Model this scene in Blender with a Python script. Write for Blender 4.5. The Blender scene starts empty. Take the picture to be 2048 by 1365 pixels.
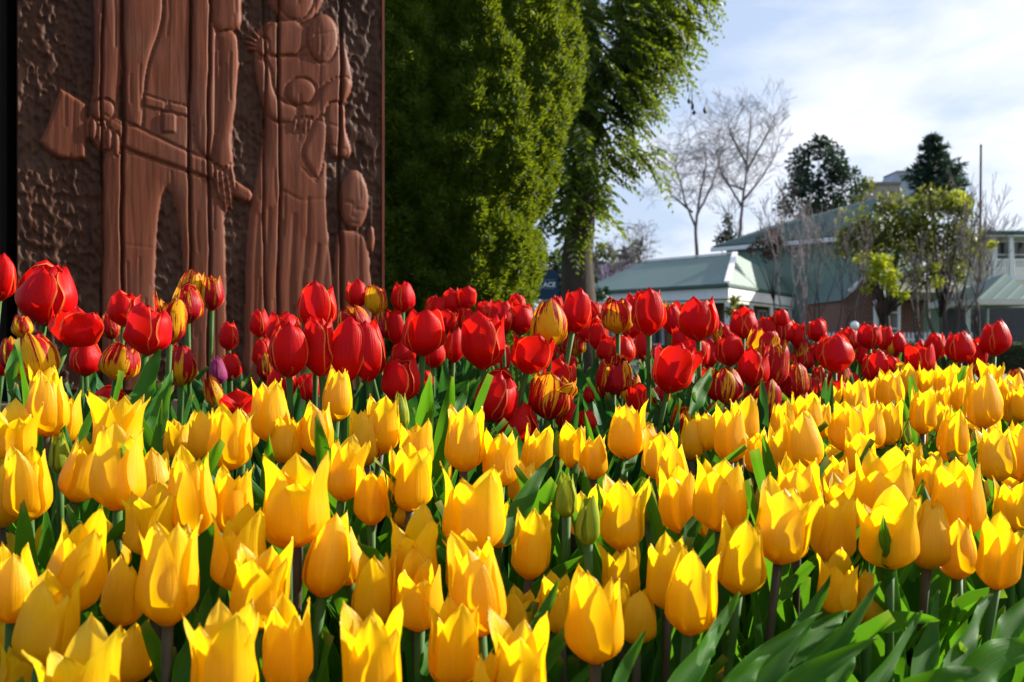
import bpy, math, random
import numpy as np
from mathutils import Vector, Matrix
R = math.radians
scene = bpy.context.scene
col = scene.collection
rnd = random.Random(7)
npr = np.random.default_rng(11)

# ------------------------------------------------------------------ camera, sky, sun, exposure
FPX, CAMZ = 1991.1, 0.75
cam_d = bpy.data.cameras.new("camera"); cam = bpy.data.objects.new("camera", cam_d); col.objects.link(cam)
cam.location = (0, 0, CAMZ); cam.rotation_euler = (R(90), 0, 0)
cam_d.lens = 35; cam_d.sensor_width = 36; cam_d.clip_start = 0.05; cam_d.clip_end = 2000
cam_d.dof.use_dof = True; cam_d.dof.focus_distance = 1.35; cam_d.dof.aperture_fstop = 10.0
scene.camera = cam

SUN_DIR = Vector((0.84, 0.34, 0.42)).normalized()
SUN_EL = math.asin(SUN_DIR.z); SUN_AZ = math.atan2(SUN_DIR.x, SUN_DIR.y)
world = bpy.data.worlds.new("World"); scene.world = world; world.use_nodes = True
wn, wl = world.node_tree.nodes, world.node_tree.links
wn.clear()
def wnode(t, **k):
    n = wn.new(t)
    for a, b in k.items(): setattr(n, a, b)
    return n
w_out = wnode('ShaderNodeOutputWorld'); w_bg = wnode('ShaderNodeBackground')
sky = wnode('ShaderNodeTexSky', sky_type='NISHITA', sun_disc=False)
sky.sun_elevation = SUN_EL; sky.sun_rotation = SUN_AZ; sky.dust_density = 1.5
tc = wnode('ShaderNodeTexCoord')
sep = wnode('ShaderNodeSeparateXYZ'); wl.new(tc.outputs['Generated'], sep.inputs[0])
zo = wnode('ShaderNodeMath', operation='ADD'); wl.new(sep.outputs['Z'], zo.inputs[0]); zo.inputs[1].default_value = 0.22
dx = wnode('ShaderNodeMath', operation='DIVIDE'); wl.new(sep.outputs['X'], dx.inputs[0]); wl.new(zo.outputs[0], dx.inputs[1])
dy = wnode('ShaderNodeMath', operation='DIVIDE'); wl.new(sep.outputs['Y'], dy.inputs[0]); wl.new(zo.outputs[0], dy.inputs[1])
cmb = wnode('ShaderNodeCombineXYZ'); wl.new(dx.outputs[0], cmb.inputs[0]); wl.new(dy.outputs[0], cmb.inputs[1])
nz = wnode('ShaderNodeTexNoise'); nz.inputs['Scale'].default_value = 1.5; nz.inputs['Detail'].default_value = 7; nz.inputs['Roughness'].default_value = 0.58
nz.inputs['Distortion'].default_value = 0.3
mp = wnode('ShaderNodeMapping'); mp.inputs['Location'].default_value = (3.1, 1.2, 0); wl.new(cmb.outputs[0], mp.inputs[0]); wl.new(mp.outputs[0], nz.inputs['Vector'])
# more cloud towards the sun's side
cadd = wnode('ShaderNodeMath', operation='MULTIPLY_ADD'); wl.new(sep.outputs['X'], cadd.inputs[0]); cadd.inputs[1].default_value = 0.58; wl.new(nz.outputs['Fac'], cadd.inputs[2])
rmp = wnode('ShaderNodeValToRGB'); rmp.color_ramp.elements[0].color = (.0, .0, .0, 1); rmp.color_ramp.elements[0].position = 0.60; rmp.color_ramp.elements[1].position = 0.88
low = wnode('ShaderNodeMath', operation='MULTIPLY_ADD'); wl.new(sep.outputs['Z'], low.inputs[0]); low.inputs[1].default_value = -0.55; low.inputs[2].default_value = 0.13
lowc = wnode('ShaderNodeMath', operation='MAXIMUM'); wl.new(low.outputs[0], lowc.inputs[0]); lowc.inputs[1].default_value = 0.0
cad2 = wnode('ShaderNodeMath', operation='ADD'); wl.new(cadd.outputs[0], cad2.inputs[0]); wl.new(lowc.outputs[0], cad2.inputs[1])
wl.new(cad2.outputs[0], rmp.inputs['Fac'])
mixc = wnode('ShaderNodeMix', data_type='RGBA'); wl.new(rmp.outputs['Color'], mixc.inputs['Factor'])
pale = wnode('ShaderNodeMix', data_type='RGBA'); pale.inputs['Factor'].default_value = 0.80; pale.inputs['B'].default_value = (3.2, 3.9, 5.3, 1)   # thin high veil
wl.new(sky.outputs['Color'], pale.inputs['A']); wl.new(pale.outputs['Result'], mixc.inputs['A']); mixc.inputs['B'].default_value = (6.3, 6.4, 6.8, 1)
SKY_STRENGTH = 0.08
wl.new(mixc.outputs['Result'], w_bg.inputs['Color']); w_bg.inputs['Strength'].default_value = SKY_STRENGTH
wl.new(w_bg.outputs[0], w_out.inputs[0])

sun_d = bpy.data.lights.new("sun", 'SUN'); sun_d.energy = 5.0; sun_d.angle = R(0.6); sun_d.color = (1, 0.93, 0.82)
sun = bpy.data.objects.new("sun", sun_d); col.objects.link(sun)
sun.rotation_euler = (-SUN_DIR).to_track_quat('-Z', 'Y').to_euler()
scene.view_settings.view_transform = 'Standard'; scene.view_settings.look = 'None'
scene.view_settings.exposure = 1.2; scene.view_settings.gamma = 1.0
scene.render.engine = 'CYCLES'
scene.cycles.max_bounces = 8; scene.cycles.transparent_max_bounces = 8
scene.cycles.use_denoising = True

# ------------------------------------------------------------------ helpers
def at(px, py, d):
    """world point seen at photo position (px, py) at distance d ahead of the camera"""
    return Vector(((px - 1024) / FPX * d, d, CAMZ - (py - 682.5) / FPX * d))

def tag(o, label=None, cat=None, group=None, kind=None):
    if label: o["label"] = label
    if cat: o["category"] = cat
    if group: o["group"] = group
    if kind: o["kind"] = kind
    return o

def empty(name, loc):
    o = bpy.data.objects.new(name, None); col.objects.link(o); o.location = loc; o.empty_display_size = 0.1
    return o

def mesh(name, V, F, mat, parent=None, smooth=True, attr=None, kind=None):
    """one mesh object; V in world space, F is one (n,k) array or a list of such arrays / tuples"""
    V = np.asarray(V, dtype=np.float64)
    p_ = parent
    while p_ is not None: V = V - np.array(p_.location); p_ = p_.parent
    me = bpy.data.meshes.new(name)
    if isinstance(F, np.ndarray): F = [F]
    if len(F) and not isinstance(F[0], np.ndarray):
        me.from_pydata([tuple(v) for v in V], [], [tuple(f) for f in F])
    else:
        me.vertices.add(len(V)); me.vertices.foreach_set('co', V.astype(np.float32).ravel())
        loops = np.concatenate([f.ravel() for f in F]).astype(np.int32)
        tot = np.concatenate([np.full(len(f), f.shape[1], np.int32) for f in F])
        st = np.concatenate([[0], np.cumsum(tot)[:-1]]).astype(np.int32)
        me.loops.add(len(loops)); me.loops.foreach_set('vertex_index', loops)
        me.polygons.add(len(tot)); me.polygons.foreach_set('loop_start', st); me.polygons.foreach_set('loop_total', tot)
        me.update(calc_edges=True)
    if attr is not None:
        a = me.attributes.new('petal', 'FLOAT_VECTOR', 'POINT'); a.data.foreach_set('vector', np.asarray(attr, np.float32).ravel())
    me.polygons.foreach_set('use_smooth', np.full(len(me.polygons), smooth))
    me.validate(); me.update()
    o = bpy.data.objects.new(name, me); col.objects.link(o)
    for m in (mat if isinstance(mat, list) else [mat]): me.materials.append(m)
    if parent is not None: o.parent = parent
    if kind: o["kind"] = kind
    return o

class MB:
    """collects shapes for one mesh"""
    def __init__(s): s.v = []; s.f = []
    def add(s, vs, fs):
        n = len(s.v); s.v += [tuple(v) for v in vs]; s.f += [tuple(i + n for i in f) for f in fs]; return s
    def quad(s, *p): return s.add(p, [tuple(range(len(p)))])
    def prism(s, poly, ext):
        ext = Vector(ext); n = len(poly); p = [Vector(q) for q in poly]
        vs = p + [q + ext for q in p]
        return s.add(vs, [tuple(range(n))[::-1], tuple(range(n, 2 * n))] + [(i, (i + 1) % n, n + (i + 1) % n, n + i) for i in range(n)])
    def box(s, c, ax, ay, az):
        c, ax, ay, az = map(Vector, (c, ax, ay, az))
        vs = [c + ax * i + ay * j + az * k for k in (-1, 1) for j in (-1, 1) for i in (-1, 1)]
        return s.add(vs, [(0, 2, 3, 1), (4, 5, 7, 6), (0, 1, 5, 4), (2, 6, 7, 3), (0, 4, 6, 2), (1, 3, 7, 5)])
    def bar(s, a, b, w, h):
        a, b = Vector(a), Vector(b); d = b - a; L = d.length; d.normalize()
        u = d.cross(Vector((0, 0, 1)))
        u = Vector((1, 0, 0)) if u.length < 1e-3 else u.normalized()
        v = u.cross(d)
        return s.box((a + b) / 2, d * L / 2, u * w / 2, v * h / 2)
    def tube(s, pts, rad, n=6, cap=True):
        pts = [Vector(p) for p in pts]; rings = []
        up = Vector((0.31, 0.2, 0.93)) if abs((pts[-1] - pts[0]).normalized().z) < 0.9 else Vector((1, 0.2, 0))
        base = len(s.v)
        for i, p in enumerate(pts):
            d = (pts[min(i + 1, len(pts) - 1)] - pts[max(i - 1, 0)]).normalized()
            u = d.cross(up).normalized(); w = d.cross(u)
            r = rad[i] if isinstance(rad, (list, tuple)) else rad
            for k in range(n):
                a = 2 * math.pi * k / n; s.v.append(tuple(p + (u * math.cos(a) + w * math.sin(a)) * r))
        for i in range(len(pts) - 1):
            for k in range(n):
                a, b = base + i * n + k, base + i * n + (k + 1) % n
                s.f.append((a, b, b + n, a + n))
        if cap:
            s.f.append(tuple(range(base, base + n))[::-1]); s.f.append(tuple(range(base + (len(pts) - 1) * n, base + len(pts) * n)))
        return s
    def build(s, name, mat, parent=None, smooth=False, kind=None): return mesh(name, s.v, s.f, mat, parent, smooth, kind=kind)

def soil_z(x, y):
    z = float(np.interp(y, [0.0, 0.35, 0.6, 1.0, 1.6, 2.2, 2.8, 5.2, 6.2], [0.0, 0.02, 0.10, 0.20, 0.27, 0.31, 0.33, 0.33, 0.0]))
    return z * float(np.interp(abs(x), [3.2, 4.2], [1, 0]))

def smooth01(a): a = np.clip(a, 0, 1); return a * a * (3 - 2 * a)

# ------------------------------------------------------------------ materials
class NT:
    def __init__(s, name):
        s.m = bpy.data.materials.new(name); s.m.use_nodes = True; s.n = s.m.node_tree.nodes; s.l = s.m.node_tree.links
        s.n.clear(); s.out = s.n.new('ShaderNodeOutputMaterial')
    def node(s, t, ins=None, **k):
        n = s.n.new(t)
        for a, b in k.items(): setattr(n, a, b)
        for a, b in (ins or {}).items(): s.set(n.inputs[a], b)
        return n
    def set(s, sock, v):
        if isinstance(v, bpy.types.NodeSocket): s.l.new(v, sock)
        else: sock.default_value = (v[0], v[1], v[2], 1) if isinstance(v, tuple) and len(v) == 3 and sock.type == 'RGBA' else v
    def math(s, op, a, b=0.0, c=None, clamp=False):
        n = s.node('ShaderNodeMath', operation=op, use_clamp=clamp); s.set(n.inputs[0], a); s.set(n.inputs[1], b)
        if c is not None: s.set(n.inputs[2], c)
        return n.outputs[0]
    def mix(s, f, a, b, bt='MIX'):
        n = s.node('ShaderNodeMix', data_type='RGBA', blend_type=bt); s.set(n.inputs['Factor'], f); s.set(n.inputs['A'], a); s.set(n.inputs['B'], b)
        return n.outputs['Result']
    def ramp(s, f, *stops):
        n = s.node('ShaderNodeValToRGB'); s.set(n.inputs[0], f); e = n.color_ramp.elements
        while len(e) < len(stops): e.new(0.5)
        for i, (p, c) in enumerate(stops): e[i].position = p; e[i].color = (*c, 1) if isinstance(c, tuple) else (c, c, c, 1)
        return n.outputs['Color']
    def noise(s, vec, scale, detail=3, rough=0.5, dist=0.0, out='Fac'):
        n = s.node('ShaderNodeTexNoise', {'Scale': scale, 'Detail': detail, 'Roughness': rough, 'Distortion': dist})
        if vec is not None: s.l.new(vec, n.inputs['Vector'])
        return n.outputs[out]
    def scale(s, vec, sx, sy, sz):
        n = s.node('ShaderNodeMapping'); s.l.new(vec, n.inputs[0]); n.inputs['Scale'].default_value = (sx, sy, sz); return n.outputs[0]
    def obj(s): return s.node('ShaderNodeTexCoord').outputs['Object']
    def pos(s): return s.node('ShaderNodeNewGeometry').outputs['Position']
    def bsdf(s, color, rough=0.6, spec=0.5, normal=None, **extra):
        b = s.node('ShaderNodeBsdfPrincipled', {'Base Color': color, 'Roughness': rough, 'Specular IOR Level': spec})
        if normal is not None: s.l.new(normal, b.inputs['Normal'])
        for k, v in extra.items(): s.set(b.inputs[k.replace('_', ' ')], v)
        return b.outputs[0]
    def bump(s, h, strength=0.5, dist=0.01):
        return s.node('ShaderNodeBump', {'Height': h, 'Strength': strength, 'Distance': dist}).outputs[0]
    def translucent(s, sh, color, fac):
        t = s.node('ShaderNodeBsdfTranslucent', {'Color': color})
        m = s.node('ShaderNodeMixShader'); s.set(m.inputs[0], fac); s.l.new(sh, m.inputs[1]); s.l.new(t.outputs[0], m.inputs[2]); return m.outputs[0]
    def done(s, sh): s.l.new(sh, s.out.inputs[0]); return s.m

def plain(name, c, rough=0.6, var=0.12, scale=6.0, metallic=0.0):
    t = NT(name); n = t.noise(t.pos(), scale, 4)
    c2 = tuple(x * (1 - 2 * var) for x in c)
    return t.done(t.bsdf(t.mix(n, c2, tuple(min(1, x * (1 + var)) for x in c)), rough, 0.18, Metallic=metallic))

def petal_mat(name, kind):
    t = NT(name)
    at_ = t.node('ShaderNodeAttribute', attribute_name='petal')
    sp = t.node('ShaderNodeSeparateXYZ'); t.l.new(at_.outputs['Vector'], sp.inputs[0])
    s_, t_, id_ = sp.outputs[0], sp.outputs[1], sp.outputs[2]
    oi = t.node('ShaderNodeObjectInfo').outputs['Random']
    w = t.math('MULTIPLY_ADD', oi, 37.0, id_)
    def vec(sx, sy):
        c = t.node('ShaderNodeCombineXYZ'); t.l.new(t.math('MULTIPLY', s_, sx), c.inputs[0]); t.l.new(t.math('MULTIPLY', t_, sy), c.inputs[1]); t.l.new(w, c.inputs[2]); return c.outputs[0]
    veins = t.noise(vec(14, 1.1), 1.0, 3, 0.6)
    edge = t.math('ABSOLUTE', s_)
    if kind == 'Y':
        base = t.ramp(t_, (0.0, (0.76, 0.38, 0.005)), (0.22, (0.88, 0.51, 0.002)), (0.7, (0.91, 0.60, 0.004)), (1.0, (0.94, 0.71, 0.03)))
        c = t.mix(t.math('MULTIPLY', t.math('SUBTRACT', veins, 0.35, clamp=True), 0.9), base, (0.70, 0.36, 0.0))
        c = t.mix(t.math('MULTIPLY', oi, 0.20), c, (0.86, 0.50, 0.0))
        tr = t.mix(0.55, c, (1.0, 0.63, 0.0)); fac, rough = 0.56, 0.38
    elif kind == 'G':
        c = t.mix(t.math('MULTIPLY_ADD', edge, 0.6, 0.15, clamp=True), (0.16, 0.28, 0.02), (0.55, 0.50, 0.02)); tr = c; fac, rough = 0.3, 0.45
        c = t.mix(t.math('MULTIPLY', veins, 0.4), c, (0.10, 0.22, 0.02))
    elif kind == 'P':
        c = t.mix(veins, (0.22, 0.02, 0.10), (0.34, 0.05, 0.16)); tr = c; fac, rough = 0.3, 0.5
    else:
        red = t.mix(veins, (0.50, 0.001, 0.003), (0.72, 0.005, 0.003)) if kind == 'R' else t.mix(veins, (0.30, 0.002, 0.010), (0.52, 0.004, 0.010))
        # bluish bloom along the middle of the outside
        mid = t.math('MULTIPLY', t.ramp(edge, (0.0, 1.0), (0.45, 0.0)), t.math('MULTIPLY', oi, 0.30))
        red = t.mix(mid, red, (0.36, 0.012, 0.07))
        gold = t.mix(veins, (0.72, 0.34, 0.004), (0.88, 0.55, 0.012))
        rim = t.ramp(t.math('MULTIPLY_ADD', t.math('SUBTRACT', veins, 0.5), 0.12, edge), (0.905, 0.0), (0.965, 1.0))
        if kind == 'R':
            c = t.mix(t.math('MULTIPLY', rim, 0.65), red, (0.86, 0.30, 0.07))
        else:
            fl = t.noise(vec(3.6, 0.75), 1.0, 5, 0.72, 0.6)
            f2 = t.math('MULTIPLY_ADD', t.math('SUBTRACT', t_, 0.5), 0.22 if kind == 'SY' else -0.08, fl)
            f2 = t.math('MULTIPLY_ADD', t.math('SUBTRACT', edge, 0.4), 0.10 if kind == 'SY' else 0.06, f2)
            f2 = t.math('MULTIPLY_ADD', t.math('SUBTRACT', oi, 0.5), 0.10, f2)
            m = t.ramp(f2, (0.515, 0.0), (0.535, 1.0)) if kind == 'SY' else t.ramp(f2, (0.44, 0.0), (0.47, 1.0))
            c = t.mix(m, gold, red)
        tr = t.mix(0.35, c, (0.9, 0.03, 0.005)) if kind == 'R' else c
        fac, rough = 0.42, 0.42
    bp = t.bump(veins, 0.5, 0.002)
    sh = t.bsdf(c, rough, 0.45 if kind == 'Y' else 0.13, bp)
    return t.done(t.translucent(sh, tr, fac))

def leaf_mat(name, a, b, tr, fac=0.38, rough=0.5):
    t = NT(name)
    at_ = t.node('ShaderNodeAttribute', attribute_name='petal')
    sp = t.node('ShaderNodeSeparateXYZ'); t.l.new(at_.outputs['Vector'], sp.inputs[0])
    c = t.node('ShaderNodeCombineXYZ'); t.l.new(t.math('MULTIPLY', sp.outputs[0], 16.0), c.inputs[0]); t.l.new(sp.outputs[1], c.inputs[1]); t.l.new(sp.outputs[2], c.inputs[2])
    st = t.noise(c.outputs[0], 1.0, 2)
    oi = t.node('ShaderNodeObjectInfo').outputs['Random']
    blot = t.noise(t.pos(), 24.0, 3)
    k = t.mix(t.math('MULTIPLY_ADD', oi, 0.5, t.math('MULTIPLY', st, 0.5)), a, b)
    k = t.mix(t.math('MULTIPLY', t.ramp(blot, (0.45, 0.0), (0.75, 1.0)), 0.35), k, tuple(x * 0.7 for x in a))
    k = t.mix(t.ramp(t.math('ABSOLUTE', sp.outputs[0]), (0.93, 0.0), (0.99, 0.7)), k, tuple(min(1, x * 2.2) for x in b))
    k = t.mix(t.ramp(sp.outputs[1], (0.965, 0.0), (1.0, 0.8)), k, (0.25, 0.19, 0.04))
    sh = t.bsdf(k, rough, 0.12, t.bump(st, 0.3, 0.002))
    return t.done(t.translucent(sh, t.mix(0.5, k, tr), fac))

def foliage_mat(name, a, b, tr, fac=0.3, rough=0.55, scale=3.0):
    t = NT(name); p = t.pos()
    n1, n2 = t.noise(p, scale, 3), t.noise(p, scale * 9, 2)
    k = t.mix(t.ramp(t.math('MULTIPLY_ADD', n2, 0.5, t.math('MULTIPLY', n1, 0.5)), (0.35, 0.0), (0.65, 1.0)), a, b)
    return t.done(t.translucent(t.bsdf(k, rough, 0.3), t.mix(0.5, k, tr), fac))

def bark_mat(name, a, b, scale=14.0):
    t = NT(name); p = t.pos(); n = t.noise(t.scale(p, 1, 1, 0.25), scale, 5, 0.65)
    return t.done(t.bsdf(t.mix(n, a, b), 0.85, 0.2, t.bump(n, 0.6, 0.03)))

M = {}
for k in ('Y', 'R', 'SY', 'SR', 'G', 'P'): M['petal_' + k] = petal_mat('petal_' + k, k)
M['leaf'] = leaf_mat('tulip_leaf', (0.016, 0.078, 0.007), (0.045, 0.165, 0.010), (0.20, 0.52, 0.008))
M['leaf_blue'] = leaf_mat('tulip_leaf_bluish', (0.012, 0.062, 0.018), (0.028, 0.115, 0.028), (0.10, 0.34, 0.02), 0.28)
M['stem'] = plain('tulip_stem', (0.045, 0.115, 0.016), 0.6, 0.25, 30)
M['stem_dark'] = plain('tulip_stem_dark', (0.065, 0.055, 0.03), 0.5, 0.25, 30)
# ------------------------------------------------------------------ ground
def grid_sheet(name, xs, ys, zf, mat, kind='structure'):
    X, Y = np.meshgrid(xs, ys, indexing='ij'); Z = np.vectorize(zf)(X, Y)
    V = np.stack([X, Y, Z], -1).reshape(-1, 3); n, m = len(xs), len(ys)
    F = np.array([(i * m + j, (i + 1) * m + j, (i + 1) * m + j + 1, i * m + j + 1) for i in range(n - 1) for j in range(m - 1)])
    return mesh(name, V, F, mat, None, True, kind=kind)
t = NT('lawn_ground'); p = t.pos()
M['lawn'] = t.done(t.bsdf(t.mix(t.noise(p, 3.0, 5), (0.025, 0.05, 0.012), (0.06, 0.10, 0.03)), 0.9, 0.2))
t = NT('soil'); p = t.pos(); n = t.noise(p, 60, 5, 0.65)
M['soil'] = t.done(t.bsdf(t.mix(n, (0.012, 0.008, 0.005), (0.05, 0.034, 0.022)), 0.95, 0.2, t.bump(n, 1.0, 0.02)))
M['gravel'] = plain('gravel_path', (0.28, 0.22, 0.16), 0.9, 0.3, 25)
M['asphalt'] = plain('asphalt', (0.06, 0.06, 0.065), 0.9, 0.2, 20)
mesh('ground', [(-400, -60, 0), (400, -60, 0), (400, 700, 0), (-400, 700, 0)], [(0, 1, 2, 3)], M['lawn'], kind='structure')
grid_sheet('garden_soil', np.linspace(-4.3, 4.3, 80), np.linspace(0.0, 6.3, 90), lambda x, y: soil_z(x, y) + 0.006 + 0.008 * math.sin(x * 23 + y * 17) * (soil_z(x, y) > .02), M['soil'])
mesh('gravel_path', [(3, 17.5, 0.004), (40, 17.5, 0.004), (40, 22.4, 0.004), (3, 22.4, 0.004)], [(0, 1, 2, 3)], M['gravel'], kind='structure')
mesh('road', [(-80, 26, 0.004), (90, 26, 0.004), (90, 31.5, 0.004), (-80, 31.5, 0.004)], [(0, 1, 2, 3)], M['asphalt'], kind='structure')

# ------------------------------------------------------------------ carved timber monument
PD, PYAW = 2.9, R(28)                       # distance of the panel's middle and the turn of its face towards the sun
PC = Vector(((400 - 1024) / FPX * PD, PD, 0))
PU = Vector((math.cos(PYAW), math.sin(PYAW), 0)); PN = Vector((math.sin(PYAW), -math.cos(PYAW), 0))
def panel_uz(px, py):
    """photo position -> (u, z) on the panel's face, u metres from its middle"""
    k = (np.asarray(px, float) - 1024) / FPX
    u = (k * PC.y - PC.x) / (PU.x - k * PU.y)
    y = PC.y + u * PU.y
    return u, CAMZ - (np.asarray(py, float) - 682.5) / FPX * y

def seg_dist(X, Y, poly, closed=True):
    d = np.full(X.shape, 1e9); n = len(poly)
    for i in range(n if closed else n - 1):
        (x0, y0), (x1, y1) = poly[i], poly[(i + 1) % n]
        vx, vy = x1 - x0, y1 - y0; L = vx * vx + vy * vy + 1e-9
        u = np.clip(((X - x0) * vx + (Y - y0) * vy) / L, 0, 1)
        d = np.minimum(d, (X - x0 - u * vx) ** 2 + (Y - y0 - u * vy) ** 2)
    return np.sqrt(d)
def inside(X, Y, poly):
    c = np.zeros(X.shape, bool); n = len(poly)
    for i in range(n):
        (x0, y0), (x1, y1) = poly[i], poly[(i + 1) % n]
        if y0 == y1: continue
        c ^= ((y0 > Y) != (y1 > Y)) & (X < (x1 - x0) * (Y - y0) / (y1 - y0) + x0)
    return c
def smooth_poly(p, it=2):
    for _ in range(it):
        q = []
        for i in range(len(p)):
            (x0, y0), (x1, y1) = p[i], p[(i + 1) % len(p)]
            q += [(.75 * x0 + .25 * x1, .75 * y0 + .25 * y1), (.25 * x0 + .75 * x1, .25 * y0 + .75 * y1)]
        p = q
    return p
gx = np.arange(36, 767.1, 2.0); gy = np.arange(-420, 781, 2.0)
GX, GY = np.meshgrid(gx, gy, indexing='ij')
HH = np.zeros(GX.shape); LAB = np.zeros(GX.shape, int)    # relief height in mm; 0 ground, 1 man, 2 axe, 3 woman, 4 infant, 5 child
def vnoise(sx, sy, seed):
    r = np.random.default_rng(seed); out = 0; amp = 1
    for o in range(3):
        w, h = int((gx[-1] - gx[0]) / sx * 2 ** o) + 3, int((gy[-1] - gy[0]) / sy * 2 ** o) + 3
        g = r.random((w, h)); fx = (GX - gx[0]) / sx * 2 ** o; fy = (GY - gy[0]) / sy * 2 ** o
        ix, iy = fx.astype(int), fy.astype(int); ax, ay = smooth01(fx - ix), smooth01(fy - iy)
        v = g[ix, iy] * (1 - ax) * (1 - ay) + g[ix + 1, iy] * ax * (1 - ay) + g[ix, iy + 1] * (1 - ax) * ay + g[ix + 1, iy + 1] * ax * ay
        out = out + amp * (v - .5); amp *= .5
    return out
# tool-gouged ground: shallow scoops
rg = np.random.default_rng(3)
sc = np.full(GX.shape, 9.0)
for _ in range(5200):
    x, y = rg.uniform(36, 767), rg.uniform(-420, 780); rx, ry = rg.uniform(4, 9), rg.uniform(6, 14); a = rg.uniform(-.7, .3)
    i0, i1 = np.searchsorted(gx, [x - 24, x + 24]); j0, j1 = np.searchsorted(gy, [y - 24, y + 24])
    X, Y = GX[i0:i1, j0:j1] - x, GY[i0:i1, j0:j1] - y
    q = ((X * math.cos(a) + Y * math.sin(a)) / rx) ** 2 + ((-X * math.sin(a) + Y * math.cos(a)) / ry) ** 2
    sc[i0:i1, j0:j1] = np.minimum(sc[i0:i1, j0:j1], q)
HH += -4 + 4.6 * np.clip(sc, 0, 1.3) + 5 * vnoise(60, 80, 1)
def layer(poly, h, edge, lab, sm=2, add=False, tilt=0.0):
    h = 9 + (h - 24) * .36; edge *= 1.1
    p = smooth_poly(poly, sm)
    x0, x1 = min(q[0] for q in p), max(q[0] for q in p); y0, y1 = min(q[1] for q in p), max(q[1] for q in p)
    i0, i1 = np.searchsorted(gx, [x0 - 4, x1 + 4]); j0, j1 = np.searchsorted(gy, [y0 - 4, y1 + 4])
    X, Y = GX[i0:i1, j0:j1], GY[i0:i1, j0:j1]
    ins = inside(X, Y, p); d = np.where(ins, seg_dist(X, Y, p), 0)
    prof = np.sqrt(np.clip(1 - (1 - np.clip(d / edge, 0, 1)) ** 2, 0, 1)) * h * 0.62 + h * 0.38 * np.clip(d / 3.5, 0, 1)
    cur = HH[i0:i1, j0:j1]
    new = cur + prof if add else np.where(ins, np.maximum(prof + tilt * (X - x0), np.where(LAB[i0:i1, j0:j1] > 0, cur * 0 + prof, prof)), cur)
    HH[i0:i1, j0:j1] = np.where(ins, new, cur)
    if lab is not None: LAB[i0:i1, j0:j1] = np.where(ins, lab, LAB[i0:i1, j0:j1])
GK = .42
def groove(pts, w, depth):
    x0, x1 = min(q[0] for q in pts), max(q[0] for q in pts); y0, y1 = min(q[1] for q in pts), max(q[1] for q in pts)
    i0, i1 = np.searchsorted(gx, [x0 - 3 * w - 4, x1 + 3 * w + 4]); j0, j1 = np.searchsorted(gy, [y0 - 3 * w - 4, y1 + 3 * w + 4])
    d = seg_dist(GX[i0:i1, j0:j1], GY[i0:i1, j0:j1], pts, False)
    HH[i0:i1, j0:j1] -= depth * GK * np.exp(-(d / w) ** 2)
def ell(cx, cy, rx, ry, n=24): return [(cx + rx * math.cos(6.2832 * i / n), cy + ry * math.sin(6.2832 * i / n)) for i in range(n)]
# the man
layer(ell(335, -330, 62, 85), 42, 40, 1, 0)
layer([(300, -270), (370, -270), (372, -215), (298, -215)], 32, 20, 1)
layer([(190, -150), (225, -215), (300, -235), (372, -235), (450, -210), (480, -130), (468, 40), (436, 200), (432, 345), (250, 295), (241, 100), (200, 60)], 30, 26, 1)
layer([(207, 300), (232, 272), (430, 325), (440, 380), (450, 440), (452, 620), (452, 800), (368, 800), (366, 560), (358, 440), (336, 372), (320, 402), (309, 520), (306, 800), (206, 800), (199, 520), (203, 400)], 27, 30, 1, 1)
layer([(244, -180), (330, -190), (327, 30), (318, 70), (299, 120), (290, 170), (286, 262), (274, 270), (246, 260), (240, 100)], 39, 16, 1, 1)
layer([(380, -190), (438, -190), (431, 100), (430, 322), (398, 312), (384, 280), (378, 140)], 38, 14, 1, 1)
layer([(322, 226), (352, 226), (352, 270), (322, 268)], 41, 4, 1, 0)
layer([(286, 190), (330, 204), (330, 226), (286, 216)], 37, 4, 1, 0)
layer([(335, 205), (376, 214), (378, 236), (353, 232), (335, 226)], 37, 4, 1, 0)
layer([(185, -170), (216, -200), (245, -150), (243, 60), (240, 150), (233, 215), (240, 262), (225, 300), (205, 305), (182, 290), (175, 230), (183, 190), (188, 100), (184, 0)], 37, 22, 1)
layer([(418, -180), (460, -190), (478, -80), (483, 45), (476, 62), (425, 72), (416, 0)], 40, 16, 1, 1)
layer([(428, 66), (474, 60), (478, 120), (472, 205), (462, 270), (466, 330), (468, 392), (455, 424), (440, 408), (424, 372), (422, 312), (434, 255), (440, 180), (436, 90)], 36, 18, 1)
# the axe
layer([(208, 228), (240, 238), (380, 306), (424, 322), (470, 362), (510, 386), (496, 411), (462, 392), (422, 362), (378, 346), (244, 300), (215, 270)], 34, 9, 2, 1)
layer([(119, 176), (171, 207), (170, 262), (172, 317), (150, 322), (118, 318), (92, 302), (78, 284), (98, 240)], 30, 9, 2, 0)
layer([(168, 240), (182, 232), (186, 275), (168, 282)], 28, 6, 2, 0)
# hands over the handle
for k, (x, y) in enumerate([(186, 262), (201, 272), (217, 281), (232, 290)]): layer(ell(x, y, 9, 25, 14), 45 - k, 9, 1, 0)
layer(ell(205, 222, 26, 24, 16), 43, 16, 1, 0)
for x0, y0, x1, y1 in [(430, 330, 437, 405), (440, 335, 451, 424), (450, 335, 462, 418), (460, 330, 470, 396)]:
    layer([(x0 - 5, y0), (x0 + 5, y0), (x1 + 4, y1), (x1 - 4, y1)], 42, 6, 1, 1)
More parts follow.
